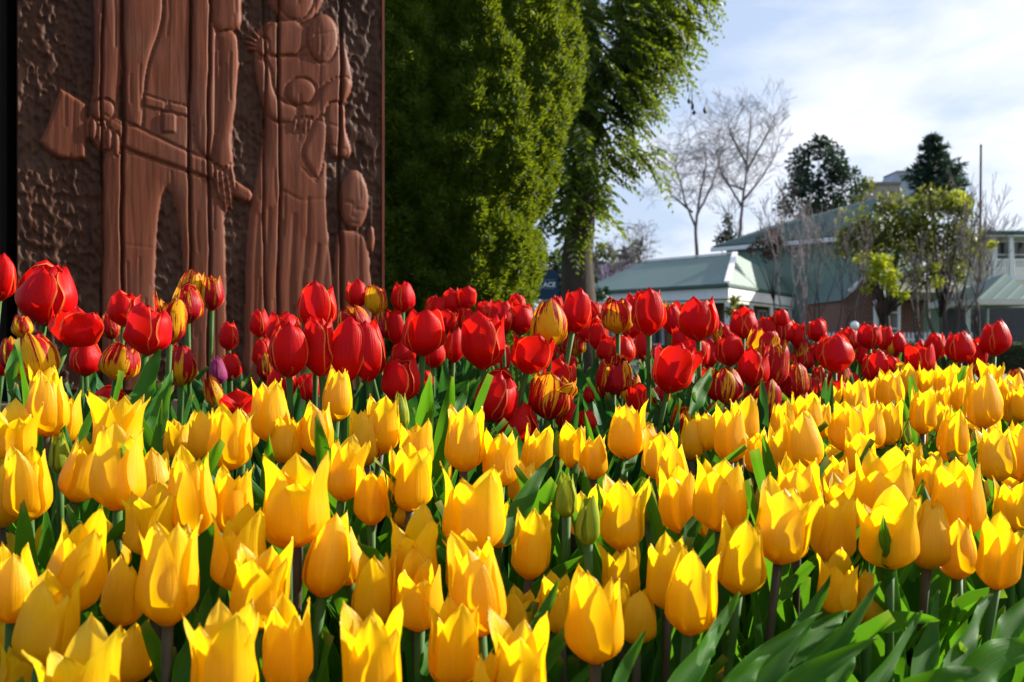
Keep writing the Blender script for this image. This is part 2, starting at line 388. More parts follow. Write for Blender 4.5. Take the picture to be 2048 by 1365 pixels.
# the woman
layer(ell(590, -40, 62, 92), 30, 30, 3, 0)
layer([(513, 60), (535, 40), (562, 50), (600, 55), (650, 20), (682, 62), (708, 168), (690, 206), (668, 216), (652, 280), (651, 420), (662, 520), (670, 620), (675, 800), (484, 800), (488, 600), (492, 460), (506, 380), (522, 290), (531, 240), (525, 220), (511, 150), (504, 100)], 28, 30, 3)
layer(ell(590, -18, 40, 62), 40, 26, 3, 0)
for x in (505, 525, 548, 575, 600, 622, 643): groove([(x + 12, 420 + (x % 7) * 12), (x + 4, 560), (x, 790)], 4.5, 5)
layer([(517, 116), (614, 114), (612, 40), (520, 46)], 32, 10, 3, 1)
layer([(504, 118), (540, 122), (548, 200), (600, 214), (600, 250), (560, 250), (530, 238), (512, 170)], 35, 14, 3)
layer(ell(600, 186, 32, 30), 36, 16, 3, 0)
layer([(600, 205), (622, 215), (640, 170), (690, 150), (706, 170), (686, 210), (650, 220), (640, 270), (618, 268), (594, 262), (588, 250)], 39, 12, 3)
for x0, x1 in [(590, 585), (600, 597), (610, 608), (619, 617)]: layer([(x0 - 5, 235), (x0 + 5, 235), (x1 + 4, 272), (x1 - 4, 272)], 43, 5, 3, 1)
layer([(625, 240), (650, 225), (655, 270), (642, 350), (630, 362), (612, 338), (600, 308), (612, 280)], 35, 12, 3)
for x0, y0, x1, y1 in [(520, 92, 492, 72), (520, 98, 489, 84), (522, 104, 492, 97), (520, 84, 503, 62)]:
    v = Vector((x1 - x0, y1 - y0)).normalized() * 5; layer([(x0 - v.y, y0 + v.x), (x1 - v.y * .7, y1 + v.x * .7), (x1 + v.y * .7, y1 - v.x * .7), (x0 + v.y, y0 - v.x)], 40, 5, 3, 1)
layer(ell(524, 95, 14, 20), 38, 10, 3, 0)
# the infant on her arm
layer([(648, 205), (690, 205), (688, 255), (702, 300), (698, 318), (660, 318), (655, 285), (650, 250)], 32, 10, 3)
layer(ell(643, 80, 32, 50), 46, 24, 4, 0)
groove([(622, 90), (630, 72), (668, 66)], 2.5, 6); groove([(640, 96), (648, 112), (656, 98)], 2, 3); groove([(646, 118), (658, 116)], 2, 3)
groove([(628, 240), (650, 248), (684, 258)], 2, 5); groove([(652, 290), (690, 300)], 2, 5)
# the child peeping round the skirt
layer([(672, 455), (700, 462), (734, 470), (742, 560), (742, 800), (668, 800), (664, 560)], 24, 16, 5)
layer(ell(707, 400, 29, 60), 34, 22, 5, 0)
layer(ell(741, 478, 8, 26, 14), 26, 6, 5, 0)
groove([(682, 380), (690, 352), (712, 346), (728, 366)], 2.2, 4)
for x, y in ((694, 405), (716, 420)): groove([(x - 6, y), (x + 6, y + 1)], 3, 5)
groove([(703, 408), (700, 432), (708, 436)], 2, 3); groove([(696, 446), (712, 448)], 2, 4)
# dress, vest and trouser lines
groove([(245, 300), (378, 346), (424, 362)], 2.2, 8); groove([(206, 230), (243, 252)], 2, 5)
groove([(290, 170), (299, 120), (318, 70), (327, 20), (329, -150)], 1.8, 8); groove([(512, 118), (614, 114)], 2, 7)
groove([(322, 430), (338, 372), (356, 425)], 2, 4); groove([(246, 490), (304, 496)], 2, 2)
groove([(604, 338), (618, 352), (630, 364)], 2, 5); groove([(560, 380), (600, 402), (645, 398)], 3, 3)
HH += (1.1 * vnoise(16, 180, 5) + .2 * vnoise(4, 60, 6)) * (LAB > 0)
GK = .8
rg = np.random.default_rng(12)
for _ in range(90):     # seasoning checks along the grain
    x, y, L = rg.uniform(40, 765), rg.uniform(-200, 700), rg.uniform(40, 170)
    groove([(x, y), (x + rg.uniform(-2, 2), y + L / 2), (x + rg.uniform(-3, 3), y + L)], 1.3, rg.uniform(1.5, 5))
GK = 1.0
for _ in range(1):      # weathered arrises
    k_ = np.pad(HH, 1, mode='edge'); HH = sum(w_ * k_[a_:a_ + HH.shape[0], b_:b_ + HH.shape[1]] for a_, b_, w_ in [(0, 0, .0625), (0, 1, .125), (0, 2, .0625), (1, 0, .125), (1, 1, .25), (1, 2, .125), (2, 0, .0625), (2, 1, .125), (2, 2, .0625)])
# gaps between the upright timbers
for x, w, dpt in ((203, 2.0, 20), (244, 2.6, 26), (378, 2.4, 26), (416, 2.2, 22), (527, 1.8, 18), (556, 2.0, 22), (679, 2.6, 26)):
    ys = np.arange(-420, 781, 40); pts = [(x + 2.2 * math.sin(y * .013 + x) + (1.5 if (int(y) // 40) % 3 == 0 else 0), y) for y in ys]
    groove(pts, w, dpt)
U_, Z_ = panel_uz(GX, GY)
PV = np.stack([PC.x + U_ * PU.x + HH / 1000 * PN.x, PC.y + U_ * PU.y + HH / 1000 * PN.y, Z_], -1)
PV = PV.reshape(-1, 3); nx_, ny_ = GX.shape
idx = np.arange(nx_ * ny_).reshape(nx_, ny_)
PQ = np.stack([idx[:-1, :-1], idx[:-1, 1:], idx[1:, 1:], idx[1:, :-1]], -1).reshape(-1, 4)
PQL = LAB[:-1, :-1].reshape(-1)
def wood_mat(name, a, b, rough, carved=False):
    t = NT(name); p = t.pos()
    g = t.noise(t.scale(p, 1, 1, 0.06), 70, 6, 0.7, 0.4); g2 = t.noise(t.scale(p, 1, 1, 0.1), 9, 4, 0.6); n = t.noise(p, 5, 4)
    c = t.mix(t.ramp(g, (0.3, 0.0), (0.7, 1.0)), a, b)
    c = t.mix(t.math('MULTIPLY', t.ramp(g2, (0.5, 0.0), (0.72, 1.0)), 0.55), c, tuple(x * .45 for x in a))
    c = t.mix(t.math('MULTIPLY', t.ramp(n, (0.5, 0.0), (0.75, 1.0)), 0.18), c, (0.20, 0.13, 0.10))
    h = g
    if carved: h = t.math('ADD', t.math('MULTIPLY', t.noise(t.scale(p, 1, 1, .6), 45, 4, .6), 2.0), g)
    return t.done(t.bsdf(c, rough, 0.12, t.bump(h, 0.25, 0.005)))
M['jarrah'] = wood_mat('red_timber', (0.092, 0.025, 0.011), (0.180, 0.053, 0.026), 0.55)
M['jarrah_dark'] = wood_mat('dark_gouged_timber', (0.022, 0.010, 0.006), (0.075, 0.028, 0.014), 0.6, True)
M['timber_dark'] = plain('dark_timber', (0.012, 0.008, 0.007), 0.7, 0.3, 9)  # shade on the post beside the panel is put into this near-black base colour
pz0 = float(panel_uz(400, 780)[1])
mon = empty('carved_timber_panel', (PC.x, PC.y, 0.2))
tag(mon, 'tall red timber panel carved in relief with an axeman, a woman and two children', 'monument')
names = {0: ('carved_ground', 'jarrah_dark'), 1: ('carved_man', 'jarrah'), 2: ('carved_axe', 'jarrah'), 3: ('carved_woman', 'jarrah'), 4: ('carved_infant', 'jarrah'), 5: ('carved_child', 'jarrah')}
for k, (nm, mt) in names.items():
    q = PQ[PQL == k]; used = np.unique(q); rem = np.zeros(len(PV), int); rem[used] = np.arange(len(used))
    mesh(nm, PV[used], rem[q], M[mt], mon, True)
# the timbers' own body behind the carved face, and its plinth
u0, u1 = float(panel_uz(36, 0)[0]), float(panel_uz(767, 0)[0])
b = MB(); ztop = float(panel_uz(400, -420)[1])
pt = lambda u, n, z: PC + PU * u + PN * n + Vector((0, 0, z))
us = [u0] + [float(panel_uz(x, 0)[0]) for x in (203, 378, 556, 679)] + [u1]
for i in range(5):
    a_, b_ = us[i] + (0.001 if i else 0), us[i + 1] - 0.001
    b.prism([pt(a_, -.012, pz0 - .02), pt(b_, -.012, pz0 - .02), pt(b_, -.17, pz0 - .02), pt(a_, -.17, pz0 - .02)], (0, 0, ztop - pz0 + .02))
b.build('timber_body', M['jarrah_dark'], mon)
b = MB()
for uu in (u0, u1):
    e_ = [pt(uu, -.17, 0), pt(uu, .003, 0)]
b.prism([pt(u1 - .006, .004, pz0), pt(u1 + .002, .004, pz0), pt(u1 + .002, -.165, pz0), pt(u1 - .006, -.165, pz0)], (0, 0, ztop - pz0))
b.build('edge_batten', M['jarrah'], mon)
MB().prism([pt(u0 - .1, .08, 0.2), pt(u1 + .06, .08, 0.2), pt(u1 + .06, -.25, 0.2), pt(u0 - .1, -.25, 0.2)], (0, 0, pz0 - .225)).build('plinth', plain('plinth_stone', (0.12, 0.085, 0.06), .9, .3, 12), mon)
ps = empty('timber_post', at(-30, 900, 2.78))
ps.location.z = 0.2
tag(ps, 'smooth dark timber post standing beside the carved panel', 'post')
xa, xb = at(-90, 0, 2.80).x, at(31, 0, 2.80).x
MB().prism([(xa, 2.74, .2), (xb - .012, 2.74, .2), (xb, 2.752, .2), (xb, 2.95, .2), (xa, 2.95, .2)], (0, 0, 2.3)).build('post_shaft', M['timber_dark'], ps)
MB().prism([(xa - .02, 2.72, .2), (xb + .004, 2.72, .2), (xb + .004, 2.96, .2), (xa - .02, 2.96, .2)], (0, 0, .12)).build('post_footing', M['timber_dark'], ps)

# ------------------------------------------------------------------ foliage builders
def leaf_quads(P, Dr, L, W, rng):
    """n elongated quads at P along unit Dr; returns V, F"""
    n = len(P); rv = rng.normal(size=(n, 3)); s = np.cross(Dr, rv); s /= np.linalg.norm(s, axis=1)[:, None] + 1e-9
    L = np.broadcast_to(L, (n,))[:, None]; W = np.broadcast_to(W, (n,))[:, None]
    V = np.stack([P, P + Dr * L * .5 + s * W * .5, P + Dr * L, P + Dr * L * .5 - s * W * .5], 1).reshape(-1, 3)
    return V, np.arange(4 * n).reshape(n, 4)
def unit(a): return a / (np.linalg.norm(a, axis=-1, keepdims=True) + 1e-9)

def crown_from_clumps(name, clumps, n, L, W, mat, parent, rng, droop=0.0, up=0.0, flat=1.0):
    V, F, o = [], [], 0
    for c, r in clumps:
        m = max(6, int(n * (r ** 2)))
        d = unit(rng.normal(size=(m, 3))); rad = r * rng.random(m)[:, None] ** .45
        P = np.array(c) + d * rad * np.array([1, 1, flat])
        D = unit(d + rng.normal(size=(m, 3)) * .6 + np.array([0, 0, up - droop]))
        v, f = leaf_quads(P, D, L * rng.uniform(.6, 1.3, m), W * rng.uniform(.6, 1.3, m), rng)
        V.append(v); F.append(f + o); o += len(v)
    return mesh(name, np.concatenate(V), np.concatenate(F), mat, parent, False)

def branchy(b, p, d, L, r, depth, rg, spread=.5, up=.15, droop=0.0, kids=(2, 3), ratio=.74, rmin=.006, ends=None):
    """recursive bare branches as tapered tubes"""
    n = 4; pts = [Vector(p)]; dd = Vector(d).normalized()
    for i in range(n):
        dd = (dd + Vector((rg.uniform(-1, 1), rg.uniform(-1, 1), rg.uniform(-1, 1))) * .16 + Vector((0, 0, up - droop * (depth < 2))) * .25).normalized()
        pts.append(pts[-1] + dd * L / n)
    r1 = max(r * .62, rmin)
    b.tube(pts, [r + (r1 - r) * i / n for i in range(n + 1)], 6 if r > .05 else (4 if r > .02 else 3), False)
    if depth == 0:
        if ends is not None: ends.append(pts[-1])
        return
    for k in range(rg.randint(*kids)):
        j = n if k == 0 else rg.randint(2, n)
        ax = Vector((rg.uniform(-1, 1), rg.uniform(-1, 1), rg.uniform(-.4, .8)))
        nd = (dd + ax * (spread * (.5 if k == 0 else 1.3))).normalized()
        branchy(b, pts[j], nd, L * ratio * rg.uniform(.8, 1.15), r1 if k == 0 else r1 * .7, depth - 1, rg, spread, up, droop, kids, ratio, rmin, ends)

# ------------------------------------------------------------------ golden cypress
t = NT('cypress_foliage'); p = t.pos(); n1, n2 = t.noise(p, 7, 3), t.noise(p, 90, 2)
kk = t.mix(t.ramp(t.math('MULTIPLY_ADD', n2, .6, t.math('MULTIPLY', n1, .4)), (.35, 0.0), (.65, 1.0)), (0.014, 0.048, 0.004), (0.058, 0.108, 0.005))
M['cypress'] = t.done(t.translucent(t.bsdf(kk, .6, .25), t.mix(.5, kk, (.44, .52, .01)), .36))
M['bark'] = bark_mat('grey_bark', (0.035, 0.026, 0.02), (0.11, 0.085, 0.065))
cy = at(835, 700, 5.0); cy = Vector((cy.x, 5.0, 0.30))
cyp = empty('golden_cypress', cy)
tag(cyp, 'dense golden cypress with billowing foliage right behind the carved panel', 'tree')
MB().tube([cy, cy + Vector((.02, 0, 1.2)), cy + Vector((0, .03, 3.9))], [.11, .08, .015], 10).build('trunk', M['bark'], cyp, True)
def cyp_r(z):   # crown radius at height z
    return float(np.interp(z, [.25, .5, .95, 1.35, 1.6, 2.0, 2.5, 3.0, 3.6, 4.1, 4.4], [.38, .46, .49, .58, .66, .72, .70, .62, .45, .25, .02]))
rng = np.random.default_rng(21)
su, sv = np.meshgrid(np.linspace(0, 2 * math.pi, 9), np.linspace(0, math.pi, 7), indexing='ij')
S9 = np.stack([np.cos(su) * np.sin(sv), np.sin(su) * np.sin(sv), np.cos(sv)], -1).reshape(-1, 3)
Q9 = np.array([(i * 7 + j, (i + 1) * 7 + j, (i + 1) * 7 + j + 1, i * 7 + j + 1) for i in range(8) for j in range(6)])
# billowing hull: overlapping plume-shaped swellings on the crown's outline
nth, nzz = 640, 480
th = np.linspace(0, 2 * math.pi, nth, endpoint=False); zc = np.linspace(.30, 4.38, nzz)
TH, ZC = np.meshgrid(th, zc, indexing='ij'); RB = np.array([cyp_r(z) for z in zc])[None, :] * np.ones((nth, 1))
HB = np.zeros(TH.shape)
def swell(n_, l0, l1, amp, mode):
    for i in range(n_):
        z, a = rng.uniform(.2, 4.3 if mode else 3.2), rng.uniform(-math.pi * 1.15, .35) if i % 6 else rng.uniform(0, 2 * math.pi)
        lr = rng.uniform(l0, l1); vz = lr * rng.uniform(1.2, 2.1); sl = rng.uniform(-.5, .5)
        R0 = max(cyp_r(z), .2); j0, j1 = np.searchsorted(zc, [z - vz, z + vz]); half = (lr + abs(sl) * vz) / R0
        i0 = int(math.floor((a - half) / dth_)); ii = np.arange(i0, int(math.ceil((a + half) / dth_)) + 1); im = ii % nth
        if len(ii) >= nth: ii = np.arange(nth); im = ii
        x = ((ii * dth_ - a) * R0)[:, None]; y = (zc[j0:j1] - z)[None, :]
        q2 = ((x - sl * y) / lr) ** 2 + (y / vz) ** 2
        b_ = np.where(q2 < 1, np.sqrt(np.clip(1 - q2, 0, 1)) * lr * (.8 + .6 * y / vz), 0) * amp
        lay = (sml_, mid_, big_)[mode]; lay[im, j0:j1] = np.maximum(lay[im, j0:j1], b_)
dth_ = 2 * math.pi / nth
big_, mid_, sml_ = np.zeros(TH.shape), np.zeros(TH.shape), np.zeros(TH.shape)
swell(90, .16, .28, .55, 2); swell(1300, .045, .09, 1.25, 1); swell(2600, .018, .034, 1.2, 0)
HB = big_ + mid_ + sml_
HB += rng.normal(size=HB.shape) * .004
RR = np.maximum(RB - .13 + HB, .02)
HV = np.stack([cy.x + RR * np.cos(TH), cy.y + RR * np.sin(TH), ZC], -1)
dth = np.roll(HV, -1, 0) - np.roll(HV, 1, 0); dzz = np.gradient(HV, axis=1); HN = unit(np.cross(dth, dzz))
hid = np.arange(nth * nzz).reshape(nth, nzz)
HF = np.stack([hid[:, :-1], np.roll(hid, -1, 0)[:, :-1], np.roll(hid, -1, 0)[:, 1:], hid[:, 1:]], -1).reshape(-1, 4)
V, F, o = [HV.reshape(-1, 3)], [HF], nth * nzz
facing = (np.sin(TH) < .35) & (ZC < 3.0)
pick = np.concatenate([rng.choice(hid[facing], 200000), rng.choice(hid.ravel(), 40000)])
P = HV.reshape(-1, 3)[pick] + rng.normal(size=(len(pick), 3)) * .006; N_ = HN.reshape(-1, 3)[pick]
dd = unit(N_ * .75 + np.array([0, 0, .75]) + rng.normal(size=P.shape) * .5)
v, f = leaf_quads(P, dd, rng.uniform(.016, .040, len(P)), rng.uniform(.005, .009, len(P)), rng); V.append(v); F.append(f + o)
mesh('crown', np.concatenate(V), np.concatenate(F), M['cypress'], cyp, False)

# ------------------------------------------------------------------ feathery tree with seed pods
M['feathery'] = foliage_mat('feathery_foliage', (0.020, 0.048, 0.006), (0.065, 0.10, 0.007), (0.32, 0.42, 0.01), .40, .5, .9)
M['bark_dark'] = bark_mat('dark_bark', (0.018, 0.013, 0.010), (0.06, 0.045, 0.035))
M['pod'] = plain('seed_pod', (0.012, 0.016, 0.012), .6)
JD = 11.0
jb = at(1158, 560, JD); jb = Vector((jb.x, JD, 0))
jac = empty('feathery_tree', jb)
tag(jac, 'tall tree with drooping ferny green leaves and dark trunk beyond the cypress', 'tree')
b = MB(); jp = lambda x, y, d=0: tuple(at(x, y, JD + d))
b.tube([jb, jp(1157, 600), jp(1154, 520), jp(1162, 440), jp(1170, 300), jp(1175, 120)], [.24, .20, .175, .16, .13, .10], 12)
for e, r_ in (((1260, 60, -.4), .05), ((1330, 20, .3), .05), ((1120, 40, .5), .06), ((1290, 160, -.3), .035), ((1230, 250, -.5), .03), ((1120, 250, .3), .04), ((1200, -150, .3), .07)):
    y0 = 150 + e[1] * .55 + 60
    p0, p2 = Vector(jp(1171, y0)), Vector(jp(*e)); pm = (p0 + p2) / 2 + Vector((0, 0, .18)); b.tube([p0, pm, p2], [r_, r_ * .7, r_ * .3], 7)
b.build('trunk', M['bark_dark'], jac, True)
rng = np.random.default_rng(5)
CL = []  # (px, py, radius m, count)
for cx, cyy, rr, n_ in [(1140, 20, .9, 100), (1210, 20, .8, 100), (1280, 0, .6, 70), (1345, 0, .35, 26), (1290, 60, .45, 40), (1225, 90, .65, 80), (1160, 110, .8, 100), (1110, 150, .6, 60), (1200, 160, .55, 66), (1265, 130, .4, 34), (1318, 120, .26, 14), (1325, 60, .25, 14),
                        (1155, 210, .65, 90), (1215, 220, .42, 40), (1255, 180, .30, 18), (1140, 290, .55, 66), (1180, 300, .42, 40), (1225, 270, .22, 8), (1262, 300, .20, 7), (1290, 312, .14, 5), (1225, 330, .16, 6), (1150, 370, .42, 46), (1180, 375, .25, 16), (1120, 380, .30, 18), (1158, 425, .28, 22), (1190, 415, .14, 5), (1150, 455, .16, 9), (1110, 440, .18, 7), (1160, -80, 1.2, 120), (1260, -90, .8, 80), (1350, -70, .4, 24), (1100, 60, .7, 60)]:
    c = np.array(at(cx, cyy, JD)); 
    for _ in range(n_):
        d = unit(rng.normal(size=3)); CL.append(c + d * rr * rng.random() ** .5 * np.array([.85, 1.2, .9]))
CL = np.array(CL); axis_x = jb.x
V, F, o = [], [], 0
for P in CL:
    hx = np.sign(P[0] - axis_x) if abs(P[0] - axis_x) > .25 else rng.uniform(-1, 1)
    d0 = unit(np.array([hx * rng.uniform(.3, 1.0), rng.uniform(-.7, .5), rng.uniform(-.5, .25)])); L = rng.uniform(.28, .46); npn = 9
    t_ = np.linspace(.08, 1, npn)[:, None]
    rach = P + d0 * L * t_ + np.array([0, 0, -1]) * (L * .55 * t_ ** 2)
    dr = unit(d0 + np.array([0, 0, -1.1]) * t_); sd = unit(np.cross(dr, np.array([.1, .2, 1.])))
    for sg in (-1, 1):
        pd = unit(sd * sg + dr * .55 + np.array([0, 0, -.35]) + rng.normal(size=(npn, 3)) * .12)
        ln = L * .34 * np.sin(np.linspace(.5, 2.9, npn)); s2 = unit(np.cross(pd, np.cross(pd, sd * 0 + np.array([0, 0, 1.])) + rng.normal(size=(npn, 3)) * .5))
        w_ = .016
        v = np.stack([rach, rach + pd * ln[:, None] * .5 + s2 * w_, rach + pd * ln[:, None], rach + pd * ln[:, None] * .5 - s2 * w_], 1).reshape(-1, 3)
        V.append(v); F.append(np.arange(4 * npn).reshape(npn, 4) + o); o += len(v)
    rw = np.array([0, 0, .004]); v = np.stack([rach[:-1] - rw, rach[1:] - rw, rach[1:] + rw, rach[:-1] + rw], 1).reshape(-1, 3)
    V.append(v); F.append(np.arange(4 * (npn - 1)).reshape(npn - 1, 4) + o); o += len(v)
mesh('crown', np.concatenate(V), np.concatenate(F), M['feathery'], jac, False)
for i, (x, y) in enumerate([(1374, 96), (1362, 112), (1344, 84), (1330, 60), (1378, 203), (1385, 214), (1388, 226), (1384, 205), (1410, 222), (1264, 252), (1376, 180), (1352, 92)]):
    c = at(x, y, JD - .2); b = MB(); rr = .024 + .006 * (i % 3); rg = random.Random(i); ya = rg.uniform(0, 3)
    e1, e2 = Vector((math.cos(ya), math.sin(ya), 0)), Vector((0, 0, 1)); n_ = e1.cross(e2)
    ring = [c + (e1 * math.cos(6.283 * k / 10) + e2 * math.sin(6.283 * k / 10)) * rr for k in range(10)]
    b.add(ring + [c + n_ * .008, c - n_ * .008], [(k, (k + 1) % 10, 10) for k in range(10)] + [((k + 1) % 10, k, 11) for k in range(10)])
    b.tube([c + e2 * rr * .9, c + e2 * (rr + .12) + e1 * .03], .003, 4); b.build('seed_pod', M['pod'], jac, True)
# ------------------------------------------------------------------ buildings
def roof_mat(name, a, b):
    t = NT(name); p = t.obj()
    s = t.node('ShaderNodeSeparateXYZ'); t.l.new(p, s.inputs[0])
    rib = t.math('POWER', t.math('PINGPONG', t.math('MULTIPLY', t.math('SUBTRACT', s.outputs[0], s.outputs[1]), 2.4), .5), 4.0)   # standing seams
    return t.done(t.bsdf(t.mix(t.noise(t.scale(p, 1, 1, .4), 1.1, 5, .65), tuple(x * .8 for x in a), b), .5, .3, t.bump(rib, .8, .25)))
M['roof_green'] = roof_mat('green_iron_roof', (0.10, 0.165, 0.14), (0.135, 0.205, 0.175))
M['roof_dark'] = roof_mat('dark_green_roof', (0.04, 0.085, 0.072), (0.06, 0.115, 0.095))
t = NT('green_weatherboard'); z = t.node('ShaderNodeSeparateXYZ'); t.l.new(t.pos(), z.inputs[0])
wv = t.math('FRACT', t.math('MULTIPLY', z.outputs[2], 5.5))
M['boards'] = t.done(t.bsdf(t.mix(t.noise(t.pos(), 2, 3), (0.16, 0.245, 0.20), (0.21, 0.30, 0.25)), .6, .3, t.bump(wv, .8, .03)))
M['white'] = plain('white_paint', (0.72, 0.73, 0.74), .5, .06, 3)
M['cream'] = plain('cream_paint', (0.55, 0.56, 0.48), .6, .06, 3)
t = NT('red_brick'); bk = t.node('ShaderNodeTexBrick', {'Color1': (.17, .06, .045), 'Color2': (.11, .042, .032), 'Mortar': (.30, .25, .22), 'Scale': 1.0, 'Mortar Size': .008, 'Brick Width': .23, 'Row Height': .085})
sx = t.node('ShaderNodeSeparateXYZ'); t.l.new(t.pos(), sx.inputs[0]); cx_ = t.node('ShaderNodeCombineXYZ'); t.l.new(t.math('ADD', sx.outputs[0], sx.outputs[1]), cx_.inputs[0]); t.l.new(sx.outputs[2], cx_.inputs[1]); t.l.new(cx_.outputs[0], bk.inputs['Vector'])
M['brick'] = t.done(t.bsdf(bk.outputs[0], .85, .2))
t = NT('window_glass'); M['glass'] = t.done(t.bsdf((.02, .025, .03), .08, .6))
M['dark'] = plain('dark_opening', (.018, .018, .02), .8)
M['door'] = plain('charcoal_door', (.055, .06, .07), .6)
M['stone'] = plain('grey_render', (.30, .27, .25), .8, .2, 2)
M['slate'] = plain('blue_grey_metal', (.30, .36, .44), .5)
Vz = lambda v, z: Vector((v[0], v[1], z))

A_, B_ = Vector((2.85, 45, 0)), Vector((8.2, 38, 0)); E_ = Vector((.49, .87, 0)); C_ = B_ + E_ * 17; D_ = A_ + E_ * 17
cot = empty('green_roofed_cottage', (9.5, 47, 0)); tag(cot, 'low cottage with pale green hipped iron roof and white verandah', 'house')
R1, R2 = Vector((6.2, 47.2, 4.5)), Vector((9.62, 43, 4.52))
ez = 2.95
b = MB(); b.quad(Vz(A_, ez), Vz(B_, ez), R2, R1); b.quad(Vz(B_, ez), Vz(C_, ez), R2); b.quad(Vz(C_, ez), Vz(D_, ez), R1, R2); b.quad(Vz(D_, ez), Vz(A_, ez), R1)
b.quad(Vz(A_, ez - .03), Vz(D_, ez - .03), Vz(C_, ez - .03), Vz(B_, ez - .03)); b.build('roof', M['roof_green'], cot)
b = MB(); b.bar(Vz(B_, ez) + Vector((0, -.04, .05)), R2 + Vector((0, -.04, .05)), .22, .07); b.bar(R1 + Vector((0, 0, .05)), R2 + Vector((0, 0, .05)), .14, .06); b.build('ridge_capping', M['white'], cot)
b = MB()
for p, q in ((A_, B_), (B_, C_)): b.bar(Vz(p, ez - .06), Vz(q, ez - .06), .14, .12)
b.build('gutter', M['roof_dark'], cot)
AB, BC = (B_ - A_).normalized(), (C_ - B_).normalized(); inn = (AB * -.15 + BC * .55)
b = MB()
for p, q in ((A_, B_), (B_, C_)): b.bar(Vz(p + inn * .3, ez - .36), Vz(q + inn * .3, ez - .36), .10, .42)
b.build('fascia', M['white'], cot)
b = MB()
for p, q in ((A_, B_), (B_, C_)): b.bar(Vz(p + inn * .35, 2.28), Vz(q + inn * .35, 2.28), .08, .10)
b.build('verandah_beam', M['cream'], cot)
for p in [B_ + inn * .35] + [B_ + inn * .35 - AB * d for d in (2.6, 5.2, 7.6)] + [B_ + inn * .35 + BC * d for d in (3.2, 6.4, 9.6, 12.8)]:
    MB().box(Vz(p, 1.12), (.085, 0, 0), (0, .085, 0), (0, 0, 1.12)).build('verandah_post', M['white'], cot)
i1 = B_ + (BC - AB * .3) * 2.4; wa, wb, wc, wd = i1 - AB * 6.5, i1, i1 + BC * 13, i1 + BC * 13 - AB * 6.5
b = MB(); b.prism([Vz(wa, 0), Vz(wb, 0), Vz(wc, 0), Vz(wd, 0)], (0, 0, 2.9)); b.build('wall', M['brick'], cot)
def window_on(p, u, w, h, z, parent, frame='white', name='window'):
    """sash window on a wall: p a point on its foot, u along the wall"""
    u = u.normalized(); n = Vector((u.y, -u.x, 0)); c = Vz(p, z) + n * .04
    b = MB(); f = .07
    for s in (-1, 1): b.box(c + u * s * (w / 2), u * f / 2, n * .04, Vector((0, 0, h / 2 + f / 2))); b.box(c + Vector((0, 0, s * h / 2)), u * (w / 2 - f / 2), n * .04, Vector((0, 0, f / 2)))
    b.box(c, u * (w / 2 - f / 2), n * .03, Vector((0, 0, .025))); o = b.build(name, M[frame], parent)
    MB().box(c - n * .02, u * (w / 2 - f / 2), n * .012, Vector((0, 0, h / 2 - f / 2))).build('pane', M['glass'], o)
    return o
for d in (1.8, 4.6, 7.4, 10.2): window_on(wb + BC * d, BC, 1.3, 1.5, 1.35, cot)
for d in (1.6, 4.4): window_on(wb - AB * d, AB, 1.3, 1.5, 1.35, cot)

# upper storey house behind
uh = empty('two_storey_weatherboard_house', (15, 50, 0)); tag(uh, 'green weatherboard upper storey with oval window under a dark green roof', 'house')
a0, a1, a2, a3 = Vector((10.8, 50, 0)), Vector((16.0, 44, 0)), Vector((18.6, 46.4, 0)), Vector((14.6, 54.8, 0))
MB().prism([a0, a1, a2, a3], (0, 0, 5.45)).build('wall', M['boards'], uh)
UA = (a1 - a0).normalized(); UN = Vector((UA.y, -UA.x, 0))
g = [Vz(a0 - UA * .6 + UN * .5, 5.5), Vz(a1 + UA * .6 + UN * .5, 5.5), Vz(a2 + UA * .6 - UN * .5, 5.5), Vz(a3 - UA * .6 - UN * .5, 5.5)]
r0, r1 = Vector((14.3, 54.6, 7.1)), Vector((17.2, 47.0, 7.5))
b = MB(); b.quad(g[0], g[1], r1, r0); b.quad(g[1], g[2], r1); b.quad(g[2], g[3], r0, r1); b.quad(g[3], g[0], r0); b.quad(*[v - Vector((0, 0, .04)) for v in g[::-1]]); b.build('roof', M['roof_dark'], uh)
b = MB(); b.bar(g[0] - Vector((0, 0, .16)), g[1] - Vector((0, 0, .16)), .1, .2); b.build('fascia', M['white'], uh)
ov = Vector((at(1593, 498, 47).x, 0, 0)); s_ = ((1593 - 1024) / FPX * a0.y - a0.x) / (UA.x - (1593 - 1024) / FPX * UA.y); oc = a0 + UA * s_ + UN * .06; oc.z = at(1593, 503, oc.y).z
b = MB(); n = 24; ring = []
for k in range(n):
    a = 6.2832 * k / n; ring.append((oc + UA * .24 * math.cos(a) + Vector((0, 0, .28 * math.sin(a))), oc + UA * .17 * math.cos(a) + Vector((0, 0, .21 * math.sin(a)))))
o_, i_ = [r[0] + UN * .03 for r in ring], [r[1] + UN * .03 for r in ring]; back = [r[0] - UN * .07 for r in ring]
b.add(o_ + i_ + back, [(k, (k + 1) % n, n + (k + 1) % n, n + k) for k in range(n)] + [(k, 2 * n + k, 2 * n + (k + 1) % n, (k + 1) % n) for k in range(n)])
wo = b.build('oval_window', M['white'], uh)
MB().prism([r[1] - UN * .0 for r in ring], UN * .012).build('pane', M['glass'], wo)
ch = at(1545, 470, 47); MB().box(ch + Vector((0, 0, -.3)), (.25, 0, 0), (0, .25, 0), (0, 0, .55)).build('chimney', M['brick'], uh)
